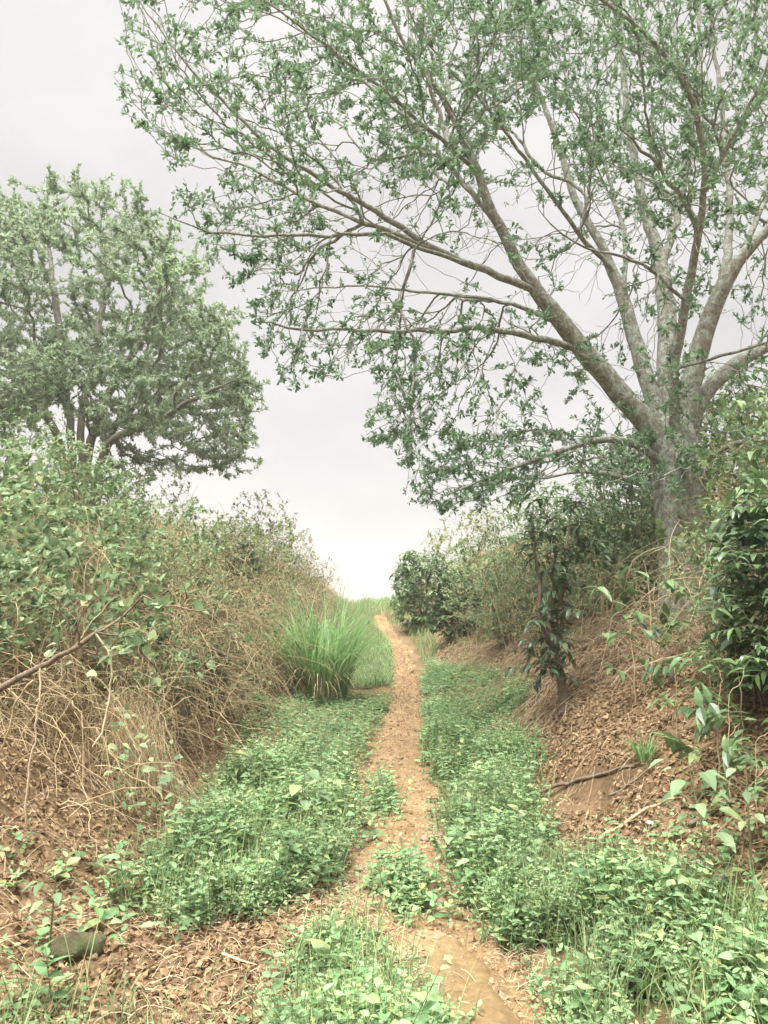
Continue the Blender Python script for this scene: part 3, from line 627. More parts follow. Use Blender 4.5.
SUBS = {  # secondary limbs, each leaving a main limb
 0: [[(582, 348, 8.7, 0.0422), (545, 340, 8.5, 0.0387), (490, 328, 8.2, 0.0317), (440, 331, 7.9, 0.0253), (384, 331, 7.6, 0.0197), (310, 330, 7.4, 0.0141), (255, 322, 7.2, 0.00845)],
     [(535, 290, 8.45, 0.0458), (480, 268, 8.2, 0.0408), (430, 248, 8, 0.0352), (384, 217, 7.8, 0.031), (330, 185, 7.6, 0.0253), (280, 155, 7.4, 0.0211), (225, 105, 7.2, 0.0155), (185, 65, 7.1, 0.0113), (140, 0, 7, 0.00704)],
     [(430, 248, 8, 0.0253), (384, 231, 7.8, 0.0239), (300, 197, 7.9, 0.0183), (250, 167, 8, 0.0148), (200, 152, 8.1, 0.0113), (150, 125, 8.2, 0.00774), (114, 75, 8.3, 0.00422)],
     [(460, 262, 8.1, 0.0239), (384, 233, 7.5, 0.0197), (300, 236, 7.2, 0.0155), (210, 234, 7, 0.00986), (160, 212, 6.9, 0.00493)],
     [(500, 228, 8.2, 0.0352), (470, 190, 8.4, 0.0317), (420, 130, 8.7, 0.0246), (350, 70, 9, 0.0176), (290, 10, 9.2, 0.00986)],
     [(478, 170, 8.1, 0.0282), (440, 140, 7.6, 0.0239), (384, 90, 7.1, 0.0183), (320, 40, 6.7, 0.0127), (250, -10, 6.4, 0.00704)],
     [(560, 322, 8.6, 0.0282), (500, 300, 8.9, 0.0239), (430, 292, 9.2, 0.019), (360, 285, 9.5, 0.0127), (290, 290, 9.7, 0.00704)]],
 1: [[(616, 275, 9.55, 0.0352), (580, 235, 9.2, 0.0296), (540, 180, 8.9, 0.0246), (490, 110, 8.6, 0.0183), (430, 50, 8.3, 0.0113), (390, -20, 8, 0.00704)],
     [(624, 300, 9.5, 0.0352), (626, 240, 9.9, 0.0282), (600, 150, 10.3, 0.0211), (570, 60, 10.6, 0.0141)]],
 2: [[(662, 265, 9.8, 0.0563), (676, 225, 10, 0.0493), (690, 150, 10.2, 0.0387), (700, 60, 10.4, 0.0282), (700, -60, 10.6, 0.0176)]],
 3: [[(685, 300, 8.2, 0.0211), (660, 275, 7.9, 0.019), (633, 258, 7.6, 0.0155), (590, 252, 7.3, 0.0113), (550, 225, 7, 0.00704)],
     [(698, 240, 7.9, 0.0317), (690, 205, 7.8, 0.0282), (672, 190, 7.6, 0.0239), (655, 160, 7.3, 0.0183), (620, 130, 7, 0.0113)],
     [(706, 190, 7.6, 0.0282), (735, 130, 7.3, 0.0225), (765, 70, 7.0, 0.0155), (790, 0, 6.8, 0.00845)]],
 4: [[(724, 284, 8.7, 0.0563), (729, 240, 8.9, 0.0493), (730, 190, 9.1, 0.0422), (722, 110, 9.3, 0.0317), (712, 30, 9.4, 0.0211), (705, -60, 9.5, 0.0106)],
     [(744, 252, 8.6, 0.0352), (770, 190, 8.9, 0.0282), (790, 110, 9.2, 0.0211), (800, 20, 9.4, 0.0141)]],
 5: [[(672, 370, 8.5, 0.0211), (710, 358, 8.3, 0.0197), (740, 350, 8, 0.0155), (790, 335, 7.8, 0.00845)]],
}
for k, rows in enumerate(LIMBS):
    p, r = px_limb(rows); G.main(p, r, k + 1, .15, openfrom=.3, jit=.006)
    for rows2 in SUBS.get(k, []):
        p, r = px_limb(rows2); G.main(p, r, k + 1, .15, openfrom=.15, jit=.01)
# twig tips: sampled through the crown's volume, thinner where the photograph shows open sky
crown_poly = np.array([(135, -30), (112, 55), (120, 112), (165, 165), (172, 212), (205, 255), (240, 300), (255, 345), (280, 392), (335, 385), (350, 365), (372, 385), (362, 442), (395, 450), (408, 505), (450, 515), (520, 505), (560, 475), (640, 500), (660, 520), (800, 470), (800, -30)], float)
def crown_density(px, py):
    d = np.full(len(px), .55)
    d[(py < 175) & (px > 380)] = 1.25
    d[(py < 130) & (px <= 380)] = .8
    d[(py > 190) & (py < 315) & (px > 330) & (px < 600)] = .3
    d[(py > 230) & (py < 400) & (px > 560) & (px < 768)] = .25
    d[(py > 330) & (px > 470) & (px < 650) & (py < 430)] = .25
    d[(py > 430) & (px < 650)] = .9
    d[(py > 330) & (py < 400) & (px < 345)] = .5
    d[(py < 150) & (px > 560)] = 1.7
    return d
cand = rng.uniform(-1, 1, (50000, 3)); cand = cand[(cand ** 2).sum(1) < 1]
cand = np.array([2.3, 8.4, 6.7]) + cand * np.array([6.6, 4.2, 5.2])
px, py, dep = project(cand)
inf = (px > -10) & (px < 778) & (py > -15) & (py < 1040)
ok = np.where(inf, inside(np.c_[px, py], crown_poly) & (rng.uniform(size=len(px)) < crown_density(px, py) * 1.0), (rng.uniform(size=len(px)) < .11) & (cand[:, 2] > 4.3))
gap = fbm(px / 55, py / 55, 91) ; ok &= ~inf | (gap > -.33)
ok &= ~((px < 108) & (py < 420)); ok &= (cand[:, 1] > 5.6); cand = cand[ok]; print('tree tips', len(cand))
rng.shuffle(cand); G.grow(cand[:6200], bf=.42, seg=.13, jit=.012, ang=.9, up=.25, curl=.035)
G.radii(.0034, 2.5)
TP = G.paths()
kf = lambda r: 14 if r > .12 else 9 if r > .05 else 6 if r > .018 else 4
mb = MB(); tube_paths(mb, [(p - base, r) for p, r, l in TP if l == 0], lambda r: 48)
for V_ in mb.V:
    ax = np.stack([np.interp(V_[:, 2], [q[2] - base[2] for q in tr_p], [q[k] - base[k] for q in tr_p]) for k in (0, 1)], 1); rv = V_[:, :2] - ax
    an = np.arctan2(rv[:, 1], rv[:, 0]); f = 1 + .16 * fbm(np.cos(an) * 1.6 + 4, np.sin(an) * 1.6 + V_[:, 2] * .5, 15) + .07 * fbm(np.cos(an) * 5 + 4, np.sin(an) * 5 + V_[:, 2] * 2.2, 17); V_[:, :2] = ax + rv * f[:, None]
trunk_o = mb.build('trunk', M['bark'], tree, True)
for lid in range(1, len(LIMBS) + 1):
    mb = MB(); tube_paths(mb, [(p - base, r) for p, r, l in TP if l == lid], kf); lo = mb.build('limb', M['bark'], tree, True)
    tips = [p for p, l in G.tips if l == lid]; tx, ty, _d = project(np.array([p[-1] for p in tips])); bare = (tx > 320) & (tx < 620) & (ty > 185) & (ty < 335); tips = [p - base for p, b in zip(tips, bare) if not b or rng.uniform() < .45]
    mb = MB(); leaf_sprays(mb, tips, 15, (.036, .074), .42, 'obovate', back=.16, clump=1.2)
    if mb.n: mb.build('foliage', M['treeleaf'], lo)
# air plant on the big left limb
c = at(571, 372, 8.62); e = empty('air_plant', c); mb = MB(); n = 60; a = rng.uniform(0, 6.28, n)
blades(mb, np.zeros((n, 3)), np.c_[np.cos(a), np.sin(a)], rng.uniform(.12, .26, n), .006, 5, rng.uniform(.3, 1.2, n)); mb.build('leaf_rosette', M['verge'], e)
e.rotation_euler = (.5, 2.2, 0); tag(e, 'spiky air plant clinging under the big left limb', 'plant')

# ------------------------------------------------------------------ the far tree on the left
def far_tree(name, label, trunk_px, Y, poly, clumps, per, cr, n_leaf, leaf, depth, mat, stems, minz):
    b = at(trunk_px[0], trunk_px[1], Y); b[2] = hz(b[0], Y); root = empty(name, b); tag(root, label, 'tree')
    G = Growth(120000)
    for k, rows in enumerate(stems):
        p, r = px_limb(rows); p[0] = b + np.array([(k - 1.5) * .12, 0, -.2]); G.main(p, r, k, .3, openfrom=.3, jit=.02)
    lo, hi = poly.min(0), poly.max(0); C = []
    while len(C) < clumps:
        q = rng.uniform(lo, hi); 
        if inside(q[None], poly)[0]: C.append(at(q[0], q[1], Y + rng.uniform(-depth, depth) * .95))
    C = np.array(C); T = []
    for c in C: T.append(c + rsph(per) * (rng.uniform(.3, 1, per) ** .5)[:, None] * cr * rng.uniform(.7, 1.2) * np.array([1.15, 1.15, .7]))
    T = np.concatenate(T); T = T[T[:, 2] > minz]
    G.grow(T, bf=.25, seg=.3, jit=.03, up=.2, curl=.05); G.radii(.006, 2.5)
    TPp = G.paths()
    for k in range(len(stems)):
        mb = MB(); tube_paths(mb, [(p - b, r) for p, r, l in TPp if l == k], lambda r: 8 if r > .06 else 4)
        mb.build('trunk', M['bark2'], root, True)
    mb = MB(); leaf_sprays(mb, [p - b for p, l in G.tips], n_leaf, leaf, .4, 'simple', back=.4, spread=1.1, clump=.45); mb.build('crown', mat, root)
    return root
left_poly = np.array([(-190, 300), (-150, 210), (-60, 175), (0, 185), (40, 172), (100, 178), (128, 196), (150, 225), (188, 250), (212, 295), (240, 335), (252, 385), (248, 430), (240, 490), (205, 500), (170, 478), (130, 465), (112, 425), (85, 385), (60, 405), (10, 425), (-60, 440), (-170, 430)], float)
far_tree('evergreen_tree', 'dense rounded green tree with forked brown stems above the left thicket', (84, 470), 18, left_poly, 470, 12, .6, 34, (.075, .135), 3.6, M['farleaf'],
 [[(88, 470, 18, 0.122), (92, 430, 18, 0.101), (110, 390, 17.6, 0.0936), (135, 350, 17.2, 0.072), (160, 300, 17, 0.0504), (165, 240, 16.8, 0.0288)],
  [(82, 470, 18, 0.115), (70, 420, 18.2, 0.0936), (62, 370, 18.4, 0.0792), (58, 320, 18.6, 0.0864), (50, 260, 18.8, 0.0576), (45, 200, 19, 0.0288)],
  [(86, 470, 18, 0.108), (80, 415, 18.4, 0.0864), (95, 350, 18.8, 0.0936), (105, 290, 19, 0.072), (110, 220, 19.2, 0.036)],
  [(90, 470, 17.9, 0.13), (105, 440, 17.7, 0.0936), (150, 425, 17.4, 0.072), (190, 400, 17.1, 0.0504), (235, 380, 16.9, 0.0216)],
  [(80, 470, 18.1, 0.108), (45, 410, 18, 0.0864), (10, 360, 17.8, 0.0864), (-50, 310, 17.6, 0.0576), (-100, 260, 17.5, 0.0288)]], 5.0)

# ------------------------------------------------------------------ shrubs
def leaf_pairs(mb, tips, per, L, wr, droop=.35, last=.35, shape='ovate', pd=.8):
    for p in tips:
        seg = np.linalg.norm(np.diff(p, axis=0), axis=1); s = np.r_[0, np.cumsum(seg)]
        q = np.arange(s[-1], max(s[-1] - last, .02), -per)
        if len(q) == 0: continue
        c = np.stack([np.interp(q, s, p[:, k]) for k in range(3)], 1); d = norm(p[-1] - p[-2])
        sd = norm(np.cross(d, np.array([0, 0, 1.])) + rng.normal(size=3) * .25)
        for sg in (-1, 1):
            n = len(q); k = rng.uniform(size=n) < pd
            dd = norm(sg * sd + d * .45 + rng.normal(size=(n, 3)) * .25 + np.array([0, 0, -.1]))
            leaves(mb, c[k], dd[k], norm(np.array([0, 0, 1.]) + rsph(n)[k] * .35), rng.uniform(*L, k.sum()), rng.uniform(wr * .85, wr * 1.15, k.sum()), shape, .3, rng.uniform(.05, droop * 2, k.sum()))

def shrub(name, stems, h, rad, ntip, twigmat, leafmat=None, mode='pairs', L=(.08, .13), wr=.4, nleaf=8, leafy=1.0, lean=.18, low=.25, stem_r=.022, per=.05, last=.3, shape='ovate', tipr=.0025, curl=.1, up=.1, topheavy=False, bf=.2):
    root = empty(name); G = Growth(20000)
    for k in range(stems):
        a = 6.28 * k / stems + rng.uniform(-.5, .5); l = rng.uniform(.4, 1.2) * lean * h; hh = h * rng.uniform(.75, 1)
        p = np.array([[math.cos(a) * .06, math.sin(a) * .06, -.1], [math.cos(a) * l * .4, math.sin(a) * l * .4, hh * .4], [math.cos(a) * l, math.sin(a) * l, hh * .93]])
        G.main(p, [stem_r, stem_r * .75, stem_r * .2], k, .1, openfrom=low * .7, jit=.012)
    z = rng.uniform(low, 1, ntip) ** (.75 if topheavy else 1.0)
    rr = rad * np.sqrt(rng.uniform(.08, 1, ntip)) * np.sqrt(np.clip(1 - ((z - .5) / .62) ** 2, .05, 1)); a = rng.uniform(0, 6.28, ntip)
    T = np.c_[np.cos(a) * rr, np.sin(a) * rr, z * h]
    G.grow(T, bf=bf, seg=.09, jit=.012, up=up, curl=curl); G.radii(tipr, 2.4); P = G.paths()
    for k in range(stems):
        mb = MB(); tube_paths(mb, [(p, r) for p, r, l in P if l == k], lambda r: 6 if r > .012 else 3); mb.build('stem', twigmat, root, True)
    tips = [p for p, l in G.tips if rng.uniform() < leafy]
    if leafmat and tips:
        mb = MB()
        if mode == 'pairs': leaf_pairs(mb, tips, per, L, wr, last=last, shape=shape)
        else: leaf_sprays(mb, tips, nleaf, L, wr, shape, back=.2)
        mb.build('foliage', leafmat, root)
    return root

protos = {
 'coffee': shrub('coffee_shrub', 4, 1.9, .85, 250, M['twig'], M['coffee'], 'pairs', (.07, .115), .44, last=.34, per=.055, low=.12),
 'round': shrub('coffee_shrub', 4, 1.5, .62, 330, M['twig'], M['darkleaf'], 'pairs', (.10, .16), .48, last=.3, per=.05, low=.05),
 'mint': shrub('leafy_shrub', 4, 1.5, .9, 300, M['drytwig'], M['vineleaf'], 'sprays', (.035, .08), .55, nleaf=9, low=.2),
 'broad': shrub('broadleaf_shrub', 4, 1.5, .9, 200, M['drytwig'], M['vineleaf'], 'sprays', (.06, .115), .6, nleaf=8, low=.2),
 'rounded': shrub('coffee_shrub', 4, 1.5, .68, 330, M['twig'], M['coffee'], 'pairs', (.09, .15), .46, last=.3, per=.05, low=.05),
 'sparse': shrub('twiggy_shrub', 5, 1.8, .8, 300, M['drytwig'], M['paleleaf'], 'sprays', (.035, .07), .5, nleaf=8, leafy=.55, low=.1, lean=.5, stem_r=.011, tipr=.0019),
 'dry': shrub('dry_shrub', 6, 1.5, .75, 480, M['drytwig'], M['paleleaf'], 'sprays', (.035, .065), .5, nleaf=5, leafy=.14, low=.08, lean=.5, stem_r=.01, tipr=.0018, curl=.2),
 'sapling': shrub('coffee_sapling', 1, 1.1, .38, 12, M['drytwig'], M['coffee'], 'pairs', (.10, .16), .45, last=.12, per=.05, low=.3, stem_r=.009, lean=.12),
#TT 'tallthin': shrub('slender_shrub', 3, 2.4, .5, 120, M['twig'], M['coffee'], 'pairs', (.08, .13), .42, last=.18, per=.05, leafy=.6, low=.25, stem_r=.02),
}
used = set()
def put(kind, X, Y, s, label, group=None, rz=None, sz=None, name=None, tilt=(0, 0), dz=0):
    r = protos[kind]
    if kind in used: o = copy_tree(r)
    else: o = r; used.add(kind)
    for key in ('label', 'category', 'group'):
        if key in o: del o[key]
    o.location = (X, Y, hz(X, Y) - .03 + dz); o.rotation_euler = (tilt[0], tilt[1], rng.uniform(0, 6.28) if rz is None else rz)
    o.scale = (s, s, s if sz is None else sz)
    tag(o, label, 'shrub' if kind != 'sapling' else 'sapling', group)
    return o
def putpx(kind, px, Y, s, label, **k):
    d = ray(px, 560); return put(kind, d[0] * Y / d[1], Y, s, label, **k)

GL, GR, GD = 'shrubs on the left bank', 'shrubs on the right bank', 'dry shrubs in the left thicket'
# left bank
put('broad', -3.35, 6.2, .92, 'leafy green bush at the left edge above the bare branch', group=GL)
put('broad', -2.75, 6.9, .95, 'leafy green bush right of the edge bush on the left bank', group=GL)
put('broad', -4.1, 7.6, 1.15, 'tallest leafy green bush at the left edge below the evergreen tree', group=GL)
put('broad', -3.3, 8.6, 1.0, 'leafy bush under the forked stems of the evergreen tree', group=GL)
put('coffee', -3.9, 9.8, 1.0, 'dark leafy coffee bush high on the left bank', group=GL)
put('mint', -2.95, 10.6, 1.0, 'leafy bush below the lowest sprays of the evergreen tree', group=GL)
put('coffee', -4.6, 12.5, .95, 'coffee bush at the foot of the evergreen tree', group=GL)
put('mint', -5.4, 9.2, 1.2, 'leafy bush at the left edge level with the evergreen stems', group=GL)
put('sparse', -2.4, 7.9, .9, 'half bare bush with small leaves over the vine curtain', group=GL)
put('sparse', -2.9, 12.2, .95, 'half bare bush topping the middle of the left thicket', group=GL)
put('sparse', -2.2, 9.6, .85, 'half bare bush beside the upper end of the dry straw slope', group=GL)
put('coffee', -2.75, 14.6, .85, 'dark leafy bush crowning the left thicket near its far end', group=GL)
put('sparse', -2.2, 17.5, .8, 'half bare bush on the falling end of the left thicket', group=GL)
put('round', -1.9, 21.0, .6, 'small round green bush at the crest end of the left thicket', group=GL)
for X, Y, s, lab in ((-2.05, 6.6, .8, 'dry tangled shrub in front of the vine curtain'), (-2.6, 5.6, .75, 'dry tangled shrub nearest the bare branch'), (-1.85, 8.3, .75, 'dry tangled shrub above the mossy stump'),
                     (-1.75, 10.8, .8, 'dry tangled shrub behind the tall grass clump'), (-2.4, 11.3, 1.0, 'tall dry shrub on the bank left of the grass clump'), (-1.95, 13.2, .95, 'dry shrub rising above the grass clump'),
                     (-2.55, 13.6, 1.15, 'tallest dry shrub along the left skyline'), (-1.7, 15.8, .85, 'dry shrub right of the tallest on the left skyline'), (-2.4, 16.2, 1.0, 'dry shrub under the leafy crowning bush'),
                     (-1.6, 18.6, .7, 'low dry shrub where the left thicket meets the verge'), (-2.1, 19.6, .8, 'far dry shrub on the left skyline'), (-3.1, 9.6, 1.0, 'dry shrub between leafy bushes on the left bank'),
                     (-3.6, 11.2, 1.1, 'dry shrub before the coffee bush at the evergreen foot'), (-3.3, 15.0, 1.1, 'dry shrub below the evergreen lowest spray')):
    put('dry', X, Y, s, lab, group=GD)
# right bank
putpx('round', 455, 16.5, 1.0, 'dark glossy round coffee bush beside the upper path', group=GR)
putpx('rounded', 425, 20.0, 1.35, 'taller dense coffee bush behind the round one near the crest', group=GR)
putpx('rounded', 411, 23.5, .95, 'small rounded bush nearest the crest on the right', group=GR)
putpx('mint', 488, 15, 1.15, 'pale leafy bush right of the round coffee bush', group=GR)
putpx('sparse', 512, 12.5, 1.15, 'pale twiggy bush left of the slender shrub', group=GR)
putpx('coffee', 530, 15.5, 1.2, 'coffee bush on the right skyline behind the slender shrub', group=GR)
putpx('mint', 592, 12.2, 1.1, 'pale leafy bush right behind the slender shrub', group=GR)
putpx('coffee', 625, 11.4, 1.1, 'coffee bush left of the big trunk', group=GR)
putpx('mint', 604, 10.4, .75, 'leafy pale bush on the slope left of the big trunk', group=GR)
putpx('coffee', 640, 10.6, .75, 'small coffee bush beside the big trunk', group=GR)
putpx('sparse', 735, 9.8, 1.3, 'tall half bare bush behind the big trunk on the right', group=GR)
putpx('mint', 785, 8.6, 1.35, 'leafy green bush high at the right edge', group=GR)
putpx('dry', 745, 7.9, .9, 'dry twiggy shrub right of the big trunk', group=GR)
putpx('sparse', 775, 7.0, 1.0, 'half bare bush at the right edge below the leafy one', group=GR)
putpx('dry', 474, 13.6, .65, 'low dry brush heap beside the round coffee bush', group=GR)

c = gp(565, 712); e = empty('slender_shrub', c); G = Growth(20000); Yc = c[1]
tag(e, 'slender upright shrub with a bent base and dark leaf tufts on the litter slope', 'shrub')
ids = G.main([c + np.array([.02, 0, -.1]), c, at(566, 690, Yc), at(557, 672, Yc), at(556, 655, Yc)], [.09, .062, .05, .045, .042], 0, .08, openfrom=2, jit=.006)
for k_, L_ in enumerate(([(556, 655), (545, 635), (539, 600), (536, 560), (533, 515)], [(556, 655), (562, 620), (563, 580), (567, 540), (570, 512)], [(556, 655), (553, 630), (552, 590), (556, 545), (553, 520)])):
    G.main([at(a, b, Yc + (.12 * k_ - .1) * (i > 0)) for i, (a, b) in enumerate(L_)], [.026, .022, .019, .014, .006], k_ + 1, .08, openfrom=.05, jit=.01)
tc_ = [(555, 590), (548, 605), (552, 640), (566, 640), (538, 515), (570, 522), (585, 530), (575, 545), (556, 560), (545, 650), (595, 545), (532, 545), (524, 655), (558, 615)]
T_ = np.array([at(q[0] + rng.normal() * 8, q[1] + rng.normal() * 15, Yc + rng.normal() * .16) for q in tc_ for _ in range(17)]); n1 = len(T_)
G.grow(T_, bf=.1, seg=.06, jit=.008, up=.1, curl=.08, sort=False); nt_ = len(G.tips)
G.grow(np.array([at(rng.uniform(495, 600), rng.uniform(520, 690), Yc + rng.normal() * .2) for _ in range(130)]), bf=.02, seg=.08, jit=.006, up=0, curl=.05)
G.radii(.0026, 2.4); P_ = G.paths()
mb = MB(); tube_paths(mb, [(p - c, r) for p, r, l in P_ if l == 0], lambda r: 10); mb.build('trunk', M['twig'], e, True)
for k_ in (1, 2, 3):
    mb = MB(); tube_paths(mb, [(p - c, r) for p, r, l in P_ if l == k_], lambda r: 7 if r > .012 else 3); mb.build('stem', M['twig'], e, True)
mb = MB(); leaf_pairs(mb, [p - c for p, l in G.tips[:nt_]], .05, (.07, .115), .45, last=.17, pd=.95); mb.build('foliage', M['darkleaf'], e)

# shrubs filling the two skylines
for kind, X, Y, s, lab in (('sparse', -2.3, 13.0, 1.25, 'tall half bare bush left of the tallest dry shrub'), ('sparse', -1.75, 12.2, .8, 'half bare bush directly behind the grass clump'),
    ('coffee', -2.6, 17.0, 1.0, 'dark leafy bush on the left skyline past the tallest dry shrub'), ('sparse', -1.8, 20.2, .75, 'half bare bush just before the small round bush on the crest'), ('dry', -2.9, 18.5, 1.2, 'tall dry shrub far along the left skyline'),
    ('mint', -3.7, 13.4, 1.2, 'leafy bush under the right side of the evergreen crown'), ('mint', -3.2, 16.5, 1.1, 'leafy bush far back on the left bank'), ('sparse', -4.6, 15.5, 1.2, 'half bare bush on top of the left bank'), ('broad', -2.2, 7.2, .6, 'low green bush low on the left bank near the stump'),
    ('sparse', -1.75, 9.3, .6, 'low half bare bush at the foot of the left bank'), ('broad', -2.9, 5.6, .7, 'low green bush behind the bare branch tip'), ('mint', -5.0, 11.4, 1.3, 'leafy bush before the evergreen stems'), ('coffee', -6.6, 14.0, 1.2, 'coffee bush left of the evergreen stems'),
    ('round', -2.0, 8.6, .5, 'small dark leafy bush low in the left thicket above the stump'), ('round', -2.35, 11.6, .6, 'small dark leafy bush in the dry thicket left of the grass clump'), ('round', -2.75, 13.8, .95, 'dark leafy bush topping the dry thicket on the left skyline'), ('round', -1.75, 13.6, .45, 'small dark bush low behind the grass clump'), ('coffee', -2.5, 9.2, .8, 'dark coffee bush with broad leaves on the left skyline'),
    ('dry', -1.9, 23.0, 1.0, 'dry shrub on the crest past the grass clump'), ('sparse', -1.75, 17.0, .7, 'low half bare bush low on the far left bank'), ('dry', -2.6, 20.8, 1.2, 'dry shrub behind the small round bush'), ('sparse', -3.2, 20.0, 1.3, 'half bare bush high on the far left bank'), ('coffee', -2.35, 18.2, .75, 'dark bush low on the far left skyline'),
    ('mint', -6.0, 16.5, 1.2, 'leafy bush round the foot of the evergreen'), ('sparse', -2.6, 22.5, .9, 'half bare bush beyond the crest end of the thicket'), ('coffee', -2.05, 15.2, .6, 'low dark bush amid dry shrubs at mid slope')):
    put(kind, X, Y, s, lab, group=GL)
for kind, px, Y, s, lab in (('sparse', 470, 18.5, 1.4, 'tall half bare bush on the right skyline behind the pale bush'), ('sparse', 500, 17.5, 1.3, 'tall half bare bush on the right skyline'), ('coffee', 556, 13.8, 1.25, 'coffee bush on the skyline between slender shrub and trunk'),
    ('coffee', 655, 12.6, 1.3, 'coffee bush on the skyline just left of the trunk'), ('sparse', 540, 11.2, .85, 'half bare bush on the slope behind the slender shrub'), ('coffee', 610, 14.5, 1.4, 'tall coffee bush far back left of the trunk'), ('coffee', 578, 11.4, .85, 'coffee bush on the slope right of the slender shrub'),
    ('sparse', 445, 22.5, 1.1, 'half bare bush behind the tall dense coffee bush near the crest'), ('coffee', 502, 13.0, .7, 'small coffee bush on the slope left of the slender shrub'), ('coffee', 700, 12.5, 1.5, 'tall coffee bush far behind the big trunk'), ('sparse', 690, 10.2, .9, 'half bare bush at the back of the trunk base'), ('coffee', 760, 12.0, 1.5, 'coffee bush far back at the right edge'),
    ('coffee', 478, 16.8, .95, 'dark coffee bush peeping over the pale bush beside the round one'), ('mint', 516, 14.2, .95, 'leafy pale bush on the right skyline above the twiggy one'), ('coffee', 640, 13.2, 1.2, 'dark coffee bush against the sky by the trunk'), ('sparse', 575, 9.6, .6, 'low half bare bush on the slope behind the slender shrub'), ('sparse', 650, 8.4, .55, 'low half bare bush on the slope below the trunk'),
    ('mint', 760, 6.3, .8, 'bright leafy bush at the right edge before the trunk'), ('coffee', 752, 5.0, .5, 'low coffee bush rising from the litter by the right edge'), ('sparse', 722, 5.6, .6, 'thin half bare bush among saplings below the trunk'), ('round', 800, 4.9, .9, 'round dark bush cut by the right edge'), ('mint', 422, 25.5, .8, 'small pale leafy bush on the crest right of the path')):
    putpx(kind, px, Y, s, lab, group=GR)
# near right coffee bush and saplings
put('coffee', 2.55, 4.5, .76, 'big leaved dark coffee bush overhanging the right edge', group=GR)
put('coffee', 2.5, 3.95, .55, 'low coffee bush at the right edge under the big leaved one', group=GR)
put('mint', 2.75, 4.6, .5, 'low leafy bush at the right edge beneath the coffee leaves', group=GR)
put('coffee', 2.95, 5.3, .95, 'dark coffee bush behind the big leaved one at the right edge', group=GR)
for px, Y, s, lab in ((628, 6.4, 1.0, 'thin coffee sapling with few leaves standing before the big trunk'), (655, 6.9, 1.25, 'taller thin sapling just left of the trunk base'), (700, 5.6, .8, 'leafy sapling in front of the trunk base'),
                      (672, 5.2, .6, 'short sapling with bright leaves above the fallen branch'), (716, 4.4, .72, 'leafy sapling rising from weeds left of the dark coffee bush'), (735, 4.8, .8, 'sapling with bright leaf pairs between the dark bush and litter slope'), (704, 4.6, .7, 'small sapling leaning over the dead leaves by the fallen branch'), (742, 4.0, .55, 'short sapling low at the right edge')):
    putpx('sapling', px, Y, s, lab, group='coffee saplings on the right bank')

# dry vine curtains and tangles on the left bank (nobody could count the strands)
def vines(mb, n, Xr, Yr, top, L, r, hang=1.0):
    x0 = rng.uniform(*Xr, n); y0 = rng.uniform(*Yr, n); z0 = H0(x0, y0) + rng.uniform(*top, n)
    S = 9; t = np.linspace(0, 1, S)[None]; a = rng.uniform(0, 6.28, n); l = rng.uniform(*L, n)
    bx = np.cos(a) * l; by = np.sin(a) * l * .6
    x = x0[:, None] + bx[:, None] * t + np.cumsum(rng.normal(size=(n, S)) * .022, 1); y = y0[:, None] + by[:, None] * t + np.cumsum(rng.normal(size=(n, S)) * .02, 1)
    g = H0(x, y)
    z = z0[:, None] + rng.uniform(-.1, .45, (n, 1)) * l[:, None] * 4 * t * (1 - t) - hang * rng.uniform(.1, .9, (n, 1)) * (z0 - g[:, -1])[:, None] * t ** 1.4 + np.cumsum(rng.normal(size=(n, S)) * .012, 1)
    z = np.maximum(z, g + .01)
    tubes(mb, np.stack([x, y, z], -1), r * rng.uniform(.5, 1.5, (n, 1)) * np.linspace(1.2, .6, S)[None], 3)
mb = MB()
vines(mb, 520, (-3.3, -1.75), (4.6, 7.5), (.03, .75), (.25, .9), .0019)
vines(mb, 1500, (-4.2, -1.6), (7, 12), (.1, 1.25), (.3, 1.2), .0026)
vines(mb, 1500, (-3.7, -1.4), (11, 22), (.1, 1.25), (.3, 1.2), .0038)
tag(mb.build('dry_vines', M['drytwig']), 'tangle of dry tan vines draped over the left bank', 'vines', kind='stuff')
mb = MB(); n = 9000
X_ = rng.uniform(-4.5, -1.5, n); Y_ = 5.2 + 14 * rng.uniform(size=n) ** 1.3; kp = fbm(X_ * 1.3, Y_ * .9, 97) > .12; X_, Y_ = X_[kp], Y_[kp]; q = len(X_)
P = np.c_[X_, Y_, H0(X_, Y_) + rng.uniform(.05, .9, q) * np.clip((-1.2 - X_) * 1.2, .2, 1)]; leaves(mb, P, rsph(q) * np.array([1, 1, .4]), norm(np.array([0, -.3, 1.]) + rsph(q) * .5), rng.uniform(.04, .085, q), .6, 'ovate', .2, .3)
tag(mb.build('creeper_foliage', M['vineleaf']), 'pale green creeper leaves scattered through the left thicket', 'creeper', kind='stuff')
mb = MB(); c = gp(128, 770)
n = 420; x0 = c[0] + rng.normal(size=n) * .12; y0 = c[1] + .2 + rng.normal(size=n) * .2; zt = H0(x0, y0) + rng.uniform(.15, .62, n); S = 7; t = np.linspace(0, 1, S)[None]
x = x0[:, None] + rng.normal(size=(n, 1)) * .14 * t + np.cumsum(rng.normal(size=(n, S)) * .02, 1); y = y0[:, None] - .15 * t + np.cumsum(rng.normal(size=(n, S)) * .01, 1)
z = zt[:, None] * (1 - t) + (H0(x, y) + .01) * t
tubes(mb, np.stack([x, y, z], -1), np.full((n, S), .0019) * rng.uniform(.5, 1.4, (n, 1)), 3)
tag(mb.build('hanging_vines', M['drytwig']), 'curtain of brown dead vines hanging to the ground left of the mossy stump', 'vines', kind='stuff')
mb = MB()
vines(mb, 420, (2.2, 4.2), (5.0, 9.0), (.05, .9), (.3, 1.1), .0018, .6)
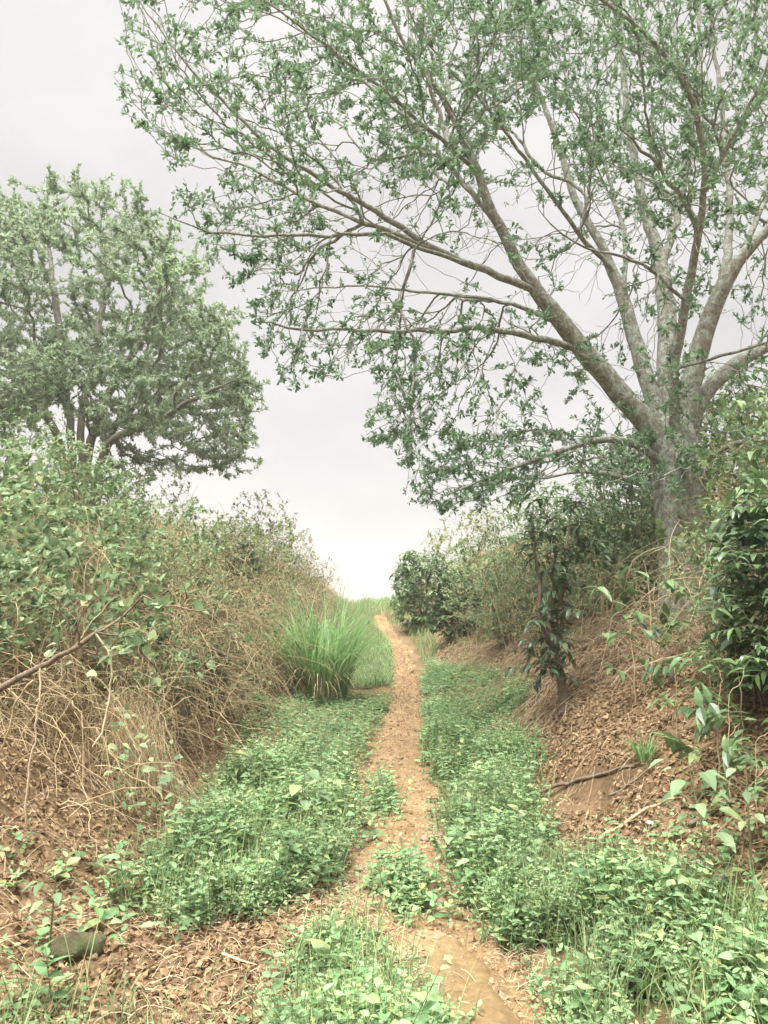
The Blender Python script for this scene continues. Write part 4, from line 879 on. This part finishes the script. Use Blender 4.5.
tag(mb.build('dry_twigs', M['straw']), 'pale thin twigs arching over the right bank below the trunk', 'twigs', kind='stuff')

# ------------------------------------------------------------------ bare branch reaching in from the left, and pale hanging roots
b0 = np.array([-3.0, 4.3, hz(-3.0, 4.3) - .1]); e = empty('bare_branch', b0)
pts = [b0, at(-40, 705, 4.35), at(0, 690, 4.3), at(40, 665, 4.25), at(75, 650, 4.2), at(96, 633, 4.18)]
G = Growth(8000); G.main(pts, [.034, .022, .019, .016, .013, .009], 0, .06, openfrom=.45, jit=.004)
T = np.array([at(px, py, 4.2 + rng.uniform(-.35, .35)) for px, py in zip(rng.uniform(40, 250, 90), rng.uniform(580, 690, 90))])
G.grow(T, bf=.05, seg=.07, jit=.006, up=-.2, curl=.12); G.radii(.0024, 2.6)
mb = MB(); tube_paths(mb, [(p - b0, r) for p, r, l in G.paths()], lambda r: 8 if r > .01 else 3); mb.build('wood', M['twig'], e, True)
mb = MB(); tp = [p - b0 for p, l in G.tips][::2]; leaf_sprays(mb, tp, 2.0, (.05, .085), .7, 'ovate', back=.05); mb.build('foliage', M['vineleaf'], e)
tag(e, 'bare brown branch reaching in from the left with thin twigs', 'branch')
for lab, pts in (('pale root hanging from the bare branch down to the dead leaves', [(40, 668, 4.22), (40, 690, 4.2), (36, 730, 4.2), (32, 760, 4.2), (26, 790, 4.2), (26, 825, 4.2)]),
                 ('pale vine strand hanging from the tip of the bare branch', [(96, 634, 4.18), (112, 655, 4.15), (110, 700, 4.15), (104, 730, 4.12), (92, 748, 4.1)]),
                 ('pale root arching down beside the straight hanging root', [(34, 680, 4.25), (16, 700, 4.3), (6, 740, 4.35), (-10, 770, 4.4)])):
    P = np.array([at(*q) for q in pts]); g = Growth(500); g.main(P - P[0], np.full(len(P), .0055), 0, .04, jit=.004); g.radii(.004); mb = MB()
    tube_paths(mb, [(p, r) for p, r, l in g.paths()], lambda r: 5); o = mb.build('hanging_root', M['straw'], smooth=True); o.location = P[0]; tag(o, lab, 'root', 'pale roots hanging on the left')
# mossy stump
c = gp(180, 752); P = c + np.array([[0, 0, -.08], [.01, 0, .12], [.02, .01, .26], [.05, .0, .42], [.06, .02, .5]])
mb = MB(); tubes(mb, [P - c], [[.06, .045, .042, .038, .02]], 9); o = mb.build('stump', M['mossrock'], smooth=True); o.location = c; tag(o, 'short dark mossy stump on the left bank by the vine curtain', 'stump')
# fallen branches and roots on the right bank
for k, (lab, pts, r) in enumerate((('long bare root lying along the top of the eroded soil ledge', [(530, 800), (565, 790), (600, 782), (640, 770)], .016), ('bent fallen branch on dead leaves above the right weeds', [(600, 845), (625, 828), (645, 818), (668, 806)], .013),
        ('thin fallen stick across the eroded soil', [(610, 800), (630, 790), (655, 772), (668, 762)], .008), ('forked fallen branch under the dark coffee bush', [(690, 830), (720, 815), (745, 800), (790, 785)], .014), ('dry stick lying among dead leaves at the lower left', [(222, 962), (240, 968), (258, 974)], .007))):
    P = np.array([gp(*q) for q in pts]); g = Growth(500); P[:, 2] += .03; b = P[0].copy(); g.main(P - b, np.linspace(r, r * .55, len(P)), 0, .06, jit=.006)
    if k in (1, 3): g.grow(np.array([P[-2] - b + np.array([.25, -.1, .12]), P[1] - b + np.array([.05, -.2, .06])]), seg=.06)
    g.radii(.004); mb = MB(); tube_paths(mb, [(p, q) for p, q, l in g.paths()], lambda r: 7); o = mb.build('fallen_branch', M['twig'] if k in (0, 2, 3) else M['drytwig'], smooth=True); o.location = b; tag(o, lab, 'branch', 'fallen branches')

# ------------------------------------------------------------------ tall grass clump
c = gp(318, 702); e = empty('grass_clump', c); tag(e, 'tall bright green grass clump at the left of the path', 'grass clump')
n = 520; a = rng.uniform(0, 6.28, n); rr = .36 * np.sqrt(rng.uniform(size=n)); B = np.c_[np.cos(a) * rr * 1.2, np.sin(a) * rr, np.zeros(n)]; B[:, 2] = H0(B[:, 0] + c[0], B[:, 1] + c[1]) - c[2]
mb = MB(); lean = np.c_[np.cos(a), np.sin(a)] + rng.normal(size=(n, 2)) * 1.0
blades(mb, B, lean, rng.uniform(.9, 2.1, n), rng.uniform(.008, .017, n), 9, rng.uniform(.15, 1.25, n), up=rng.uniform(.0, .32, n)); mb.build('blades', M['grass'], e)
n = 240; a = rng.uniform(0, 6.28, n); rd = np.sqrt(rng.uniform(size=n)); B = np.c_[np.cos(a) * .4 * rd, np.sin(a) * .36 * rd, np.zeros(n)]; B[:, 2] = H0(B[:, 0] + c[0], B[:, 1] + c[1]) - c[2]
mb = MB(); blades(mb, B, np.c_[np.cos(a), np.sin(a)], rng.uniform(.4, 1.25, n), .006, 7, rng.uniform(.6, 1.8, n)); mb.build('dry_blades', M['straw'], e)
# small grass tuft on the litter slope
c = gp(645, 762); e = empty('grass_tuft', c); n = 90; a = rng.uniform(0, 6.28, n); mb = MB(); B = np.c_[np.cos(a) * .04, np.sin(a) * .04, np.zeros(n)]
blades(mb, B, np.c_[np.cos(a), np.sin(a)], rng.uniform(.1, .26, n), .003, 5, rng.uniform(.3, 1.2, n)); mb.build('blades', M['grass'], e); tag(e, 'small green grass tuft on the leaf litter slope', 'grass tuft')

# ------------------------------------------------------------------ broad-leaved seedlings on the left verge and tall weeds on the right
def broad_plant(name, label, px, py, h, nl, L, wr, mat, cat='plant', group=None):
    c = gp(px, py); e = empty(name, c); ml, ms = MB(), MB()
    a = np.arange(nl) * 2.4 + rng.uniform(0, 6); f = np.linspace(.45, 1, nl); lean = rng.normal(size=2) * .12
    stem = np.array([[0, 0, -.02], [lean[0] * .5 * h, lean[1] * .5 * h, h * .5], [lean[0] * h, lean[1] * h, h]]); tubes(ms, [stem], [[.006, .005, .003]], 5)
    at_ = np.c_[lean[0] * h * f, lean[1] * h * f, h * f]; d = norm(np.c_[np.cos(a), np.sin(a), rng.uniform(.1, .6, nl)]); tip = at_ + d * rng.uniform(.06, .14, (nl, 1))
    tubes(ms, np.stack([at_, (at_ + tip) / 2 + np.array([0, 0, .01]), tip], 1), np.full((nl, 3), .002), 3)
    d2 = d.copy(); d2[:, 2] = -.15
    leaves(ml, tip, d2, norm(np.array([0, 0, 1.]) + rsph(nl) * .3), rng.uniform(*L, nl), rng.uniform(wr * .9, wr * 1.1, nl), 'ovate', .2, .35)
    ms.build('stem', M['weedstem'], e, True); ml.build('foliage', mat, e); tag(e, label, cat, group)
broad_plant('seedling', 'broad leaved seedling with large pale leaves above the left weeds', 297, 832, .4, 9, (.09, .14), .85, M['vineleaf'])
broad_plant('seedling', 'smaller broad leaved seedling right of the large one', 325, 826, .34, 7, (.08, .13), .75, M['vineleaf'])
broad_plant('seedling', 'broad leaved weed at the head of the left weeds', 185, 845, .3, 14, (.05, .085), .6, M['vineleaf'])
broad_plant('tall_weed', 'tall weed with big drooping leaf below the saplings', 718, 905, .62, 18, (.06, .13), .62, M['vineleaf'])
broad_plant('tall_weed', 'leafy tall weed at the right edge under the coffee bush', 752, 880, .5, 16, (.055, .10), .6, M['vineleaf'])
broad_plant('tall_weed', 'tall weed standing by the dark mossy rock', 48, 960, .36, 16, (.04, .08), .6, M['vineleaf'])

# ------------------------------------------------------------------ thin haze volume, added to lift dark tones and pale the far tree
hm = bpy.data.materials.new('added_haze'); hm.use_nodes = True; hm.node_tree.nodes.clear()
pv = hm.node_tree.nodes.new('ShaderNodeVolumePrincipled'); pv.inputs['Color'].default_value = (.93, .93, .93, 1); pv.inputs['Density'].default_value = .0016; pv.inputs['Anisotropy'].default_value = .2
ho = hm.node_tree.nodes.new('ShaderNodeOutputMaterial'); hm.node_tree.links.new(pv.outputs[0], ho.inputs['Volume'])
mb = MB(); lo_, hi_ = np.array([-135., -75., -26.]), np.array([135., 165., 14.5])
V = np.array([[a, b, c] for c in (0, 1) for b in (0, 1) for a in (0, 1)]) * (hi_ - lo_) + lo_
mb.add(V, [[0, 2, 3, 1], [4, 5, 7, 6], [0, 1, 5, 4], [2, 6, 7, 3], [0, 4, 6, 2], [1, 3, 7, 5]])
tag(mb.build('haze', hm), 'thin haze added over the hillside to lift the dark tones', 'haze', kind='stuff')
scene.cycles.volume_bounces = 1
